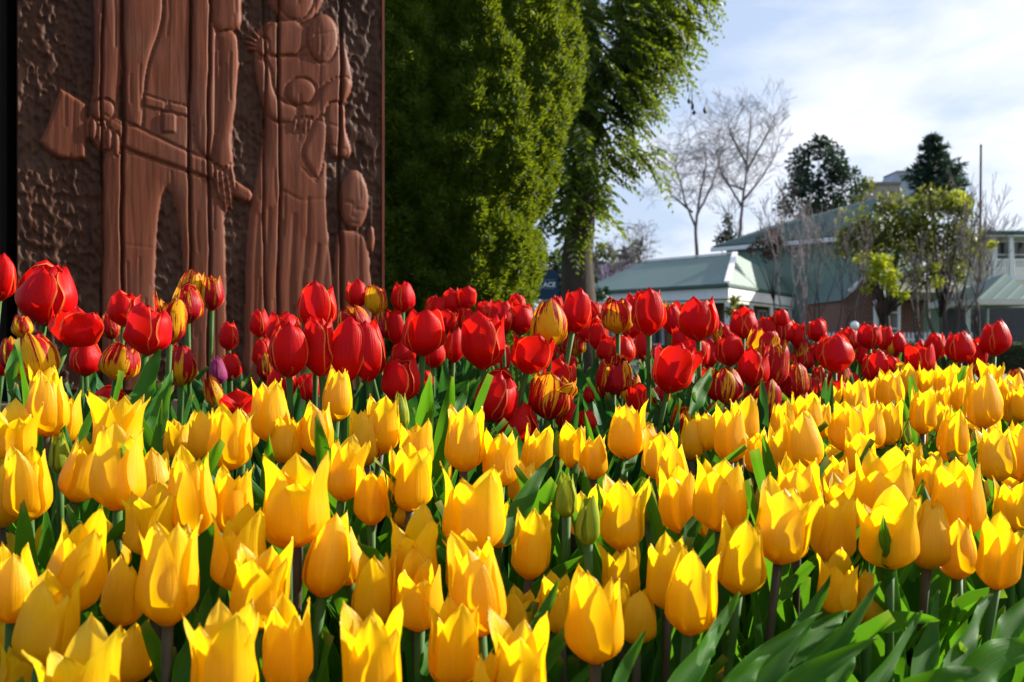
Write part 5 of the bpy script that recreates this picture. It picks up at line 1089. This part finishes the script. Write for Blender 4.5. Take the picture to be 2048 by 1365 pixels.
('R',0.427,2.550,0.779,0.0402,0.0786,0.30,0,'half-closed red tulip just left of the red tulip at the verandah post'),
('R',0.241,2.177,0.696,0.0594,0.0719,0.25,0,'half-closed red tulip just above the crimson tulip pair'),
('R',0.232,2.386,0.698,0.0564,0.0757,0.30,0,'half-closed red tulip just below the cup-shaped yellow and maroon tulip'),
('R',0.304,2.550,0.756,0.0487,0.0599,0.20,6,'closed red tulip just lower right of the cup-shaped yellow and maroon tulip'),
('R',0.333,2.534,0.699,0.0516,0.0828,0.30,0,'half-closed red tulip just upper left of the loose red tulip leaning over'),
('R',-0.036,1.514,0.629,0.0668,0.0850,0.25,22,'dark red tulip slumped sideways beside the open striped one'),
('SR',0.055,1.552,0.628,0.0761,0.0810,0.85,12,'wide open red tulip striped with yellow, largest of the striped ones'),
('R',0.072,1.674,0.655,0.0609,0.0702,0.40,12,'half-closed red tulip just upper right of the wide open striped tulip'),
('R',0.010,1.532,0.591,0.0635,0.0752,0.25,-5,'low round red tulip dipping into the yellow ones'),
('R',0.087,1.596,0.606,0.0400,0.0507,0.20,5,'closed red tulip just lower right of the wide open striped tulip'),
('SR',0.102,2.550,0.682,0.0556,0.0714,0.30,5,'half-closed gold-streaked crimson tulip just below the yellow tulip with red flames below the sign'),
('R',0.138,2.455,0.669,0.0469,0.0559,0.30,0,'half-closed red tulip just lower right of the yellow tulip with red flames below the sign'),
('SR',0.169,1.660,0.662,0.0603,0.0708,0.35,0,'half-closed gold-streaked crimson tulip just upper right of the crimson tulip pair'),
('SR',0.181,1.840,0.639,0.0518,0.0763,0.20,0,'narrow crimson tulip beside a small yellow streaked one'),
('SY',0.214,1.813,0.635,0.0369,0.0626,0.20,8,'closed red-flamed yellow tulip just right of the crimson tulip pair'),
('R',0.257,1.648,0.665,0.0673,0.0888,0.60,14,'loose open red tulip leaning over with ragged tips'),
('R',0.217,1.702,0.619,0.0402,0.0620,0.40,0,'half-closed red tulip just upper right of the square-shouldered yellow tulip'),
('SY',0.268,1.799,0.633,0.0366,0.0437,0.30,0,'half-closed red-flamed yellow tulip just below the loose red tulip leaning over'),
('R',0.124,1.596,0.606,0.0261,0.0373,0.20,-8,'closed red tulip just left of the square-shouldered yellow tulip'),
('R',0.143,1.827,0.637,0.0199,0.0341,0.20,-8,'closed red tulip just lower left of the crimson tulip pair'),
('R',0.405,2.352,0.722,0.0556,0.0769,0.50,0,'open-tipped red tulip just lower left of the red tulip at the verandah post'),
('R',0.327,1.745,0.751,0.0698,0.0786,0.30,0,"broad red tulip just in front of the cottage's white verandah post"),
('R',0.497,2.138,0.757,0.0598,0.0714,0.30,0,'half-closed red tulip just upper left of the upright petal of yellow and maroon'),
('R',0.687,2.550,0.782,0.0449,0.0550,0.25,0,'half-closed red tulip just right of the red tulip at the verandah post'),
('R',0.653,2.550,0.762,0.0469,0.0578,0.20,-5,'closed red tulip just upper right of the upright petal of yellow and maroon'),
('SY',0.526,2.550,0.746,0.0367,0.0592,0.25,8,'half-closed red-flamed yellow tulip just lower right of the red tulip at the verandah post'),
('R',0.548,2.550,0.748,0.0331,0.0471,0.25,-5,'half-closed red tulip just lower right of the red tulip at the verandah post'),
('R',0.428,1.958,0.701,0.0568,0.0752,0.20,0,'closed red tulip just left of the upright petal of yellow and maroon'),
('SY',0.476,1.930,0.717,0.0598,0.0714,0.55,20,'open tulip showing one big yellow petal streaked with maroon'),
('SY',0.676,2.550,0.701,0.0561,0.0681,0.50,10,'open-tipped red-flamed yellow tulip just right of the upright petal of yellow and maroon'),
('R',0.364,2.012,0.696,0.0603,0.0708,0.35,12,'half-closed red tulip just upper right of the loose red tulip leaning over'),
('R',0.502,2.550,0.680,0.0459,0.0838,0.30,4,'half-closed red tulip just upper left of the maroon tulip with gold veins'),
('R',0.428,1.782,0.669,0.0570,0.0776,0.20,8,'closed red tulip just below the upright petal of yellow and maroon'),
('SR',0.473,1.814,0.665,0.0544,0.0895,0.35,6,'half-closed gold-streaked crimson tulip just lower right of the upright petal of yellow and maroon'),
('R',0.694,2.550,0.742,0.0561,0.0681,0.40,0,'half-closed red tulip just right of the upright petal of yellow and maroon'),
('R',0.730,2.550,0.734,0.0408,0.0744,0.40,0,'half-closed red tulip just left of the red tulip before the white window'),
('R',0.780,2.550,0.749,0.0520,0.0629,0.35,0,'half-closed red tulip just upper left of the round red tulip on a clear stem'),
('SY',0.745,2.550,0.692,0.0469,0.0681,0.35,-4,'half-closed red-flamed yellow tulip just left of the round red tulip on a clear stem'),
('R',0.627,1.935,0.690,0.0696,0.0858,0.20,0,'round red tulip high on a clear stem before the leafless trunks'),
('SY',0.874,2.550,0.692,0.0349,0.0681,0.30,6,'half-closed red-flamed yellow tulip just right of the round red tulip on a clear stem'),
('R',0.864,2.550,0.724,0.0571,0.0681,0.30,0,'half-closed red tulip just upper right of the round red tulip on a clear stem'),
('R',0.884,2.461,0.731,0.0591,0.0723,0.30,0,"red tulip in front of the brick house's white window"),
('R',0.950,2.550,0.727,0.0367,0.0707,0.30,8,'half-closed red tulip just right of the red tulip before the white window'),
('SY',0.968,2.550,0.713,0.0309,0.0602,0.20,4,'closed red-flamed yellow tulip just lower right of the red tulip before the white window'),
('R',0.986,2.550,0.711,0.0433,0.0723,0.30,0,'half-closed red tulip just right of the round red tulip on a clear stem'),
('R',0.896,2.550,0.678,0.0561,0.0707,0.30,6,'half-closed red tulip just below the red tulip before the white window'),
('R',0.790,2.169,0.661,0.0564,0.0757,0.30,0,'half-closed red tulip just upper left of the round-topped yellow tulip'),
('R',0.923,2.434,0.668,0.0438,0.0540,0.30,4,'half-closed red tulip just above the round-topped yellow tulip'),
('SR',0.944,2.550,0.681,0.0510,0.0598,0.35,0,'half-closed gold-streaked crimson tulip just lower right of the red tulip before the white window'),
('R',1.067,2.517,0.701,0.0543,0.0786,0.20,2,'closed red tulip just left of the red tulip over the hedge'),
('R',0.885,2.157,0.678,0.0612,0.0706,0.40,0,'half-closed red tulip just lower right of the red tulip before the white window'),
('R',0.967,2.352,0.662,0.0564,0.0673,0.30,-3,'half-closed red tulip just lower left of the red tulip over the hedge'),
('R',1.050,2.550,0.701,0.0306,0.0576,0.30,-8,'half-closed red tulip just upper right of the round-topped yellow tulip'),
('R',1.022,2.272,0.701,0.0636,0.0812,0.25,0,'plump red tulip with its head over the clipped hedge'),
('R',1.120,2.415,0.685,0.0531,0.0804,0.35,8,'half-closed red tulip just lower right of the red tulip over the hedge'),
('R',1.149,2.372,0.715,0.0688,0.0931,0.20,5,'last high red tulip, alone in front of the dark garage'),
('SR',1.069,2.418,0.666,0.0338,0.0417,0.20,14,'closed slanting gold-streaked crimson tulip just below the red tulip over the hedge'),
('SR',1.106,2.349,0.662,0.0517,0.0458,0.30,24,'half-closed slanting gold-streaked crimson tulip just lower right of the red tulip over the hedge'),
('SR',1.215,2.399,0.633,0.0480,0.0563,0.35,0,'half-closed gold-streaked crimson tulip just upper right of the smooth bell yellow tulip'),
('SR',0.940,2.393,0.665,0.0383,0.0441,0.40,0,'half-closed gold-streaked crimson tulip just upper right of the round-topped yellow tulip'),
('SR',0.372,1.740,0.639,0.0626,0.0759,0.25,0,'crinkled maroon tulip with gold veins behind the yellow edge'),
('SR',0.440,1.791,0.606,0.0680,0.0820,0.30,14,'large dark red tulip with gold streaks leaning over the yellow edge'),
('SR',0.524,1.855,0.641,0.0575,0.0743,0.30,-3,'half-closed gold-streaked crimson tulip just upper right of the dark red tulip with gold streaks'),
('SR',0.571,1.902,0.642,0.0399,0.0508,0.40,0,'half-closed gold-streaked crimson tulip just right of the dark red tulip with gold streaks'),
('SR',0.533,1.857,0.612,0.0475,0.0548,0.40,0,'half-closed gold-streaked crimson tulip just right of the maroon tulip with gold veins'),
('SR',0.634,2.051,0.647,0.0306,0.0598,0.30,-4,'half-closed gold-streaked crimson tulip just lower left of the round red tulip on a clear stem'),
('SY',0.674,2.051,0.647,0.0492,0.0598,0.35,0,'half-closed red-flamed yellow tulip just below the round red tulip on a clear stem'),
('R',0.627,1.928,0.631,0.0424,0.0506,0.30,8,'half-closed red tulip just below the round red tulip on a clear stem'),
('R',0.740,2.160,0.651,0.0311,0.0383,0.20,0,'closed red tulip just lower right of the round red tulip on a clear stem'),
('SR',0.294,1.678,0.583,0.0530,0.0643,0.25,-3,'half-closed gold-streaked crimson tulip just left of the smooth pointed yellow tulip'),
('SR',0.358,1.729,0.597,0.0415,0.0494,0.30,0,'half-closed gold-streaked crimson tulip just upper left of the smooth pointed yellow tulip'),
('R',0.711,2.541,0.676,0.0406,0.0506,0.30,0,'half-closed red tulip just lower right of the upright petal of yellow and maroon'),
('R',0.749,2.541,0.676,0.0447,0.0538,0.30,0,'half-closed red tulip just upper right of the dark red tulip with gold streaks'),
('R',0.774,2.550,0.701,0.0367,0.0550,0.40,0,'half-closed red tulip just left of the round red tulip on a clear stem'),
('SR',0.607,1.909,0.565,0.0352,0.0686,0.20,0,'closed gold-streaked crimson tulip just lower left of the round-topped yellow tulip'),
('R',0.397,2.008,0.645,0.0442,0.0578,0.25,-5,'half-closed red tulip just left of the maroon tulip with gold veins'),
('SR',0.444,1.794,0.586,0.0305,0.0363,0.30,8,'half-closed gold-streaked crimson tulip just below the dark red tulip with gold streaks'),
('R',0.397,2.469,0.766,0.0468,0.0913,0.20,0,'closed red tulip just right of the red tulip before the cottage gutter'),
('Y',-0.429,0.853,0.509,0.0406,0.0725,0.20,3.58302,'closed yellow tulip just upper left of the plump sunlit yellow tulip'),
('Y',0.181,1.058,0.546,0.0436,0.0740,0.70,-6.45657,'flared yellow tulip just below the closed slender yellow tulip'),
('Y',-0.079,0.851,0.503,0.0405,0.0699,0.45,-0.0650324,'half-closed yellow tulip just below the clear yellow cup tulip'),
('Y',-0.519,1.011,0.561,0.0404,0.0721,0.20,-0.751359,'closed yellow tulip just left of the three-tipped yellow tulip'),
('Y',0.650,1.265,0.572,0.0426,0.0746,0.20,-5.02032,'closed yellow tulip just right of the straight-sided yellow tulip'),
('Y',0.899,1.749,0.610,0.0462,0.0784,0.70,-6.48647,'flared yellow tulip just lower right of the last red tulip before the dark garage'),
('Y',0.406,0.975,0.527,0.0432,0.0758,0.20,5.56269,'closed yellow tulip just lower right of the ruffled broad yellow tulip'),
]# ------------------------------------------------------------------ tulips
NT_, NS_ = 17, 11
TT, SS = np.meshgrid(np.linspace(0, 1, NT_), np.linspace(-1, 1, NS_), indexing='ij')
PF = np.array([(i * NS_ + j, i * NS_ + j + 1, (i + 1) * NS_ + j + 1, (i + 1) * NS_ + j) for i in range(NT_ - 1) for j in range(NS_ - 1)])

def bloom(kind, W, H, op, rg):
    """six petals in two whorls round a cup: local verts, quads, (s, t, id)"""
    yel = kind in ('Y', 'GB')
    V, F, A = [], [], []
    a0 = rg.uniform(0, math.pi)
    t = TT[:, 0]
    if yel:
        belly = smooth01(t / 0.34) ** 0.55
        op = min(1, max(0, op * (0.66 if op < .8 else .9) + rg.uniform(-.14, .12)))
        closed = 1 - 0.60 * smooth01((t - 0.46) / 0.66)
        openp = 1 - 0.07 * smooth01((t - 0.30) / 0.35) + 0.34 * smooth01((t - 0.60) / 0.5)
    else:
        belly = smooth01(t / 0.42) ** 0.55
        closed = 1 - 0.62 * smooth01((t - 0.50) / 0.58) ** 1.2
        openp = 1 + 0.02 * t + 0.28 * smooth01((t - 0.6) / 0.5)
    prof = belly * (closed * (1 - op) + openp * op)
    prof = np.maximum(prof, 0.07)
    Rr = W / 2 / max(prof.max(), 1e-3)
    z = t ** 1.18
    for k in range(6):
        outer = k % 2 == 0
        phi = a0 + k * math.pi / 3 + rg.uniform(-0.10, 0.10)
        hk = rg.uniform(0.84, 1.03) if outer else rg.uniform(0.74, 0.95)
        q = rg.uniform(0.98, 1.22) if outer else rg.uniform(0.86, 1.0)
        if yel:
            wd = (t ** 0.55) * np.clip(1 - t ** 1.25, 0, 1) ** 0.74
            wd = wd / wd.max() * (rg.uniform(0.84, 1.0) if outer else 0.82)
        else:
            wd = (t ** 0.55) * np.clip(1 - t ** 2.2, 0, 1) ** 0.55
            wd = wd / wd.max() * (rg.uniform(0.92, 1.04) if outer else 0.90)
        wd = np.maximum(wd, 0.004)
        r = prof * Rr * (1.0 if outer else (0.83 if yel else 0.86))
        # each petal opens a little on its own
        own = rg.uniform(-0.12, 0.18) * (0.4 + op) + (0.16 if rg.random() < 0.14 and op > 0.25 else 0)
        r = r + Rr * own * smooth01((t - 0.45) / 0.55) ** 1.5
        tipc = rg.uniform(-0.10, 0.30) * (0.25 + op) if yel else rg.uniform(-0.28, 0.10)
        r = r + Rr * tipc * np.clip((t - 0.80) / 0.2, 0, 1) ** 2
        r = r[:, None]; rho = np.maximum(r * q, 0.30 * Rr)
        arc = np.clip(SS * (wd * Rr)[:, None] / rho, -1.75, 1.75)
        rad = r - rho * (1 - np.cos(arc))
        tan = rho * np.sin(arc)
        # waves and creases
        ph1, ph2 = rg.uniform(0, 6.28), rg.uniform(0, 6.28)
        wav = np.sin(TT * rg.uniform(7, 11) + ph1 + SS * 1.5) * np.abs(SS) ** 2.5 + 0.6 * np.sin(TT * 15 + ph2 - SS * 3) * np.abs(SS) ** 3
        rad = rad + wav * Rr * (0.045 if yel else 0.055) * smooth01(TT / 0.4)
        rad = rad + Rr * 0.045 * np.exp(-(SS / 0.16) ** 2) * smooth01(TT / 0.5) * (1 if yel else -0.5)
        rad = rad + Rr * 0.02 * np.sin(SS * 6 + ph2) * np.sin(TT * 5 + ph1) 
        zz = H * hk * (z[:, None] - (0.03 if yel else 0.075) * SS ** 2 * TT ** 2)
        if not yel: zz = zz + H * 0.016 * np.sin(SS * 9 + ph1) * smooth01((TT - 0.75) / 0.25)
        c, s = math.cos(phi), math.sin(phi)
        P = np.stack([rad * c - tan * s, rad * s + tan * c, zz], -1).reshape(-1, 3)
        F.append(PF + len(V) * NT_ * NS_); V.append(P)
        A.append(np.stack([SS, TT, np.full_like(SS, k * 5.3)], -1).reshape(-1, 3))
    return np.concatenate(V), np.concatenate(F), np.concatenate(A)

def leaf_shape(base, az, L, W, el0, el1, rg, fold=0.5, nt=14, ns=7):
    """a folded, arching blade: from base, rising at el0 and bending to el1 (radians above level)"""
    t = np.linspace(0, 1, nt)
    el = el0 + (el1 - el0) * t ** 1.4
    ds = L / (nt - 1)
    azs = az + rg.uniform(-0.35, 0.35) * t
    dirs = np.stack([np.cos(el) * np.cos(azs), np.cos(el) * np.sin(azs), np.sin(el)], -1)
    P = np.array(base) + np.concatenate([[[0, 0, 0]], np.cumsum(dirs[:-1] * ds, 0)])
    side = np.stack([-np.sin(azs), np.cos(azs), 0 * azs], -1)
    nrm = np.cross(dirs, side)
    tw = rg.uniform(-0.7, 0.7) * t
    side, nrm = side * np.cos(tw)[:, None] + nrm * np.sin(tw)[:, None], nrm * np.cos(tw)[:, None] - side * np.sin(tw)[:, None]
    return blade(P, side, nrm, t, W, rg, fold, ns)

def blade(P, side, nrm, t, W, rg, fold, ns=7):
    wd = (0.25 + 0.75 * smooth01(t / 0.35)) * np.clip(1 - t, 0, 1) ** 0.62 * (1 - 0.12 * t)
    wd = np.maximum(wd / wd.max() * W / 2, 0.0004)
    s = np.linspace(-1, 1, ns)
    f = fold * (1 - 0.55 * t)
    ph = rg.uniform(0, 6.28); fr = rg.uniform(7, 12)
    V = []
    for i in range(len(t)):
        for x in s:
            wave = 0.16 * W * abs(x) ** 2 * math.sin(fr * t[i] + ph + (1.3 if x > 0 else 0)) * min(1, t[i] * 3)
            V.append(P[i] + side[i] * x * wd[i] * math.cos(f[i]) + nrm[i] * (abs(x) ** 1.5 * wd[i] * math.sin(f[i]) + wave))
    nt = len(t)
    F = np.array([(i * ns + j, i * ns + j + 1, (i + 1) * ns + j + 1, (i + 1) * ns + j) for i in range(nt - 1) for j in range(ns - 1)])
    idv = rg.uniform(0, 50)
    A = np.array([(x, tt, idv) for tt in t for x in s])
    return np.array(V), F, A

KIND_CAT = {'Y': 'yellow tulip', 'R': 'red tulip', 'SY': 'striped tulip', 'SR': 'striped tulip', 'GB': 'tulip bud', 'P': 'tulip bud'}
KIND_NAME = {'Y': 'yellow_tulip', 'R': 'red_tulip', 'SY': 'striped_tulip', 'SR': 'streaked_tulip', 'GB': 'green_tulip_bud', 'P': 'purple_tulip_bud'}
KIND_GROUP = {'Y': 'yellow tulips in the front of the bed', 'R': 'red tulips at the back of the bed', 'SY': 'yellow tulips with red flames', 'SR': 'dark red tulips with gold streaks', 'GB': 'unopened green buds', 'P': 'unopened purple buds'}
KIND_MAT = {'Y': 'petal_Y', 'R': 'petal_R', 'SY': 'petal_SY', 'SR': 'petal_SR', 'GB': 'petal_G', 'P': 'petal_P'}
tulip_roots = []
def make_tulip(k, X, D, Z, W, H, op, lean, label, i):
    rg = random.Random(i * 7919 + 13)
    a = R(lean); pitch = R(rg.uniform(-7, 5))
    axis = Vector((math.sin(a), math.sin(pitch), math.cos(a) * math.cos(pitch))).normalized()
    top = Vector((X, D, Z))
    sx, sy = X - math.sin(a) * 0.14 + rg.uniform(-.02, .02), D + rg.uniform(-.02, .03)
    sz = soil_z(sx, sy) - 0.004
    root = empty(KIND_NAME[k], (sx, sy, sz)); tulip_roots.append(root)
    tag(root, label, KIND_CAT[k], KIND_GROUP[k])
    p0 = Vector((sx, sy, sz)); L = (top - p0).length
    c1, c2 = p0 + Vector((rg.uniform(-.02, .02), rg.uniform(-.02, .02), L * .4)), top - axis * L * 0.35
    pts = []
    for j in range(9):
        u = j / 8; pts.append(p0 * (1 - u) ** 3 + c1 * 3 * u * (1 - u) ** 2 + c2 * 3 * u * u * (1 - u) + top * u ** 3)
    MB().tube(pts, [0.0048] * 5 + [0.0044, 0.0041, 0.004, 0.0048], 8).build('stem', M['stem_dark'] if (k == 'Y' and rg.random() < 0.35) else M['stem'], root, True)
    V, F, A = bloom('GB' if k in ('GB', 'P') else k, W, H, max(op, 0.0), rg)
    q = Vector((0, 0, 1)).rotation_difference(axis).to_matrix()
    V = V @ np.array(q).T + np.array(top) - np.array(axis) * 0.002
    mesh('bloom', V, F, M[KIND_MAT[k]], root, True, A)
    red = k not in ('Y', 'GB')
    n = 4 if not red else 3 + (rg.random() < 0.4)
    az0 = rg.uniform(0, 6.28)
    for j in range(n):
        Lf = L * rg.uniform(0.72, 1.12) + 0.04
        if D < 0.98: Lf *= 0.82
        if red: Lf = min(Lf, 0.40)
        lv = leaf_shape(p0 + Vector((0, 0, 0.01)), az0 + j * 2.4 + rg.uniform(-.5, .5), Lf, rg.uniform(0.040, 0.070), R(rg.uniform(76, 89)), R(rg.uniform(25, 76)), rg, rg.uniform(0.35, 0.8))
        mesh('leaf', lv[0], lv[1], M['leaf_blue' if red else 'leaf'], root, True, lv[2])
    return root
for i, row in enumerate(TULIPS): make_tulip(*row, i)

# broad leaves of the front plants: (base x, y, height | tip x, y, height | width, sideways bow), each on the plant nearest its base
BROAD = [
]
def broad_leaf(px0, py0, px1, py1, wpx, d0, d1, bow, i):
    rg = random.Random(500 + i)
    a, b = at(px0, py0, d0), at(px1, py1, d1)
    nt = 16; t = np.linspace(0, 1, nt)
    mid = (a + b) / 2 + Vector((-(b - a).z, 0, (b - a).x)).normalized() * bow * (b - a).length
    P = np.array([tuple(a * (1 - u) ** 2 + mid * 2 * u * (1 - u) + b * u * u) for u in t])
    d = np.gradient(P, axis=0); d /= np.linalg.norm(d, axis=1)[:, None]
    view = np.array([0.25, -1, 0.35]); view /= np.linalg.norm(view)
    side = np.cross(d, view); side /= np.linalg.norm(side, axis=1)[:, None]
    nrm = np.cross(side, d)
    V, F, A = blade(P, side, nrm, t, wpx * .86 / FPX * (d0 + d1) / 2, rg, 0.45, 9)
    root = min(tulip_roots, key=lambda r: (r.location.x - a.x) ** 2 + (r.location.y - a.y) ** 2)
    mesh('leaf', V, F, M['leaf'], root, True, A)
for i, b in enumerate([
    (1405, 1420, 1645, 1225, 52, .74, .80, .05), (1470, 1420, 1660, 1150, 60, .78, .86, -.08), (1560, 1400, 1763, 1163, 58, .80, .86, -.06),
    (1500, 1440, 1757, 1277, 66, .70, .74, .08), (1690, 1430, 1842, 1222, 40, .72, .80, -.06), (1870, 1430, 1982, 1188, 62, .74, .84, .04),
    (1900, 1400, 2075, 1290, 110, .70, .74, .18), (1300, 1430, 1476, 1185, 60, .72, .82, -.07), (1395, 1330, 1440, 1247, 40, .72, .76, .0),
    (1740, 1255, 1878, 1240, 50, .88, .84, .12), (1030, 1330, 1116, 1160, 42, .82, .86, -.05), (1215, 1420, 1292, 1258, 38, .74, .78, .04),
    (340, 1400, 418, 1178, 62, .78, .86, -.10), (100, 1330, 212, 1232, 44, .84, .84, .12), (560, 1260, 622, 1042, 52, .92, .98, -.10),
    (1010, 1090, 1108, 912, 52, 1.02, 1.10, .08), (1580, 1330, 1700, 1222, 60, .82, .88, .1), (1640, 1420, 1720, 1290, 56, .72, .76, .06),
    (1980, 1330, 2070, 1180, 70, .80, .86, .06), (1820, 1380, 1880, 1180, 60, .84, .92, -.04), (1560, 1200, 1592, 1150, 46, .92, .95, .05),
    (845, 1350, 905, 1205, 60, .84, .90, -.06), (800, 1300, 870, 1160, 54, .88, .94, -.05), (1350, 1120, 1420, 1000, 44, 1.0, 1.05, .04),
    (1820, 1160, 1900, 965, 52, .98, 1.06, -.04), (1555, 1060, 1600, 860, 40, 1.2, 1.3, -.05), (1245, 950, 1285, 855, 36, 1.22, 1.3, .0),
    (255, 860, 320, 690, 56, 1.32, 1.42, -.03), (290, 930, 345, 740, 50, 1.25, 1.32, .0), (20, 780, 35, 675, 30, 1.25, 1.3, .0),
    (880, 870, 935, 760, 36, 1.4, 1.48, -.12), (1380, 830, 1425, 735, 44, 1.6, 1.7, .02), (1430, 1440, 1540, 1310, 60, .66, .7, .1), (1760, 1440, 1960, 1340, 90, .66, .68, .14),
    ]): broad_leaf(*b, i)
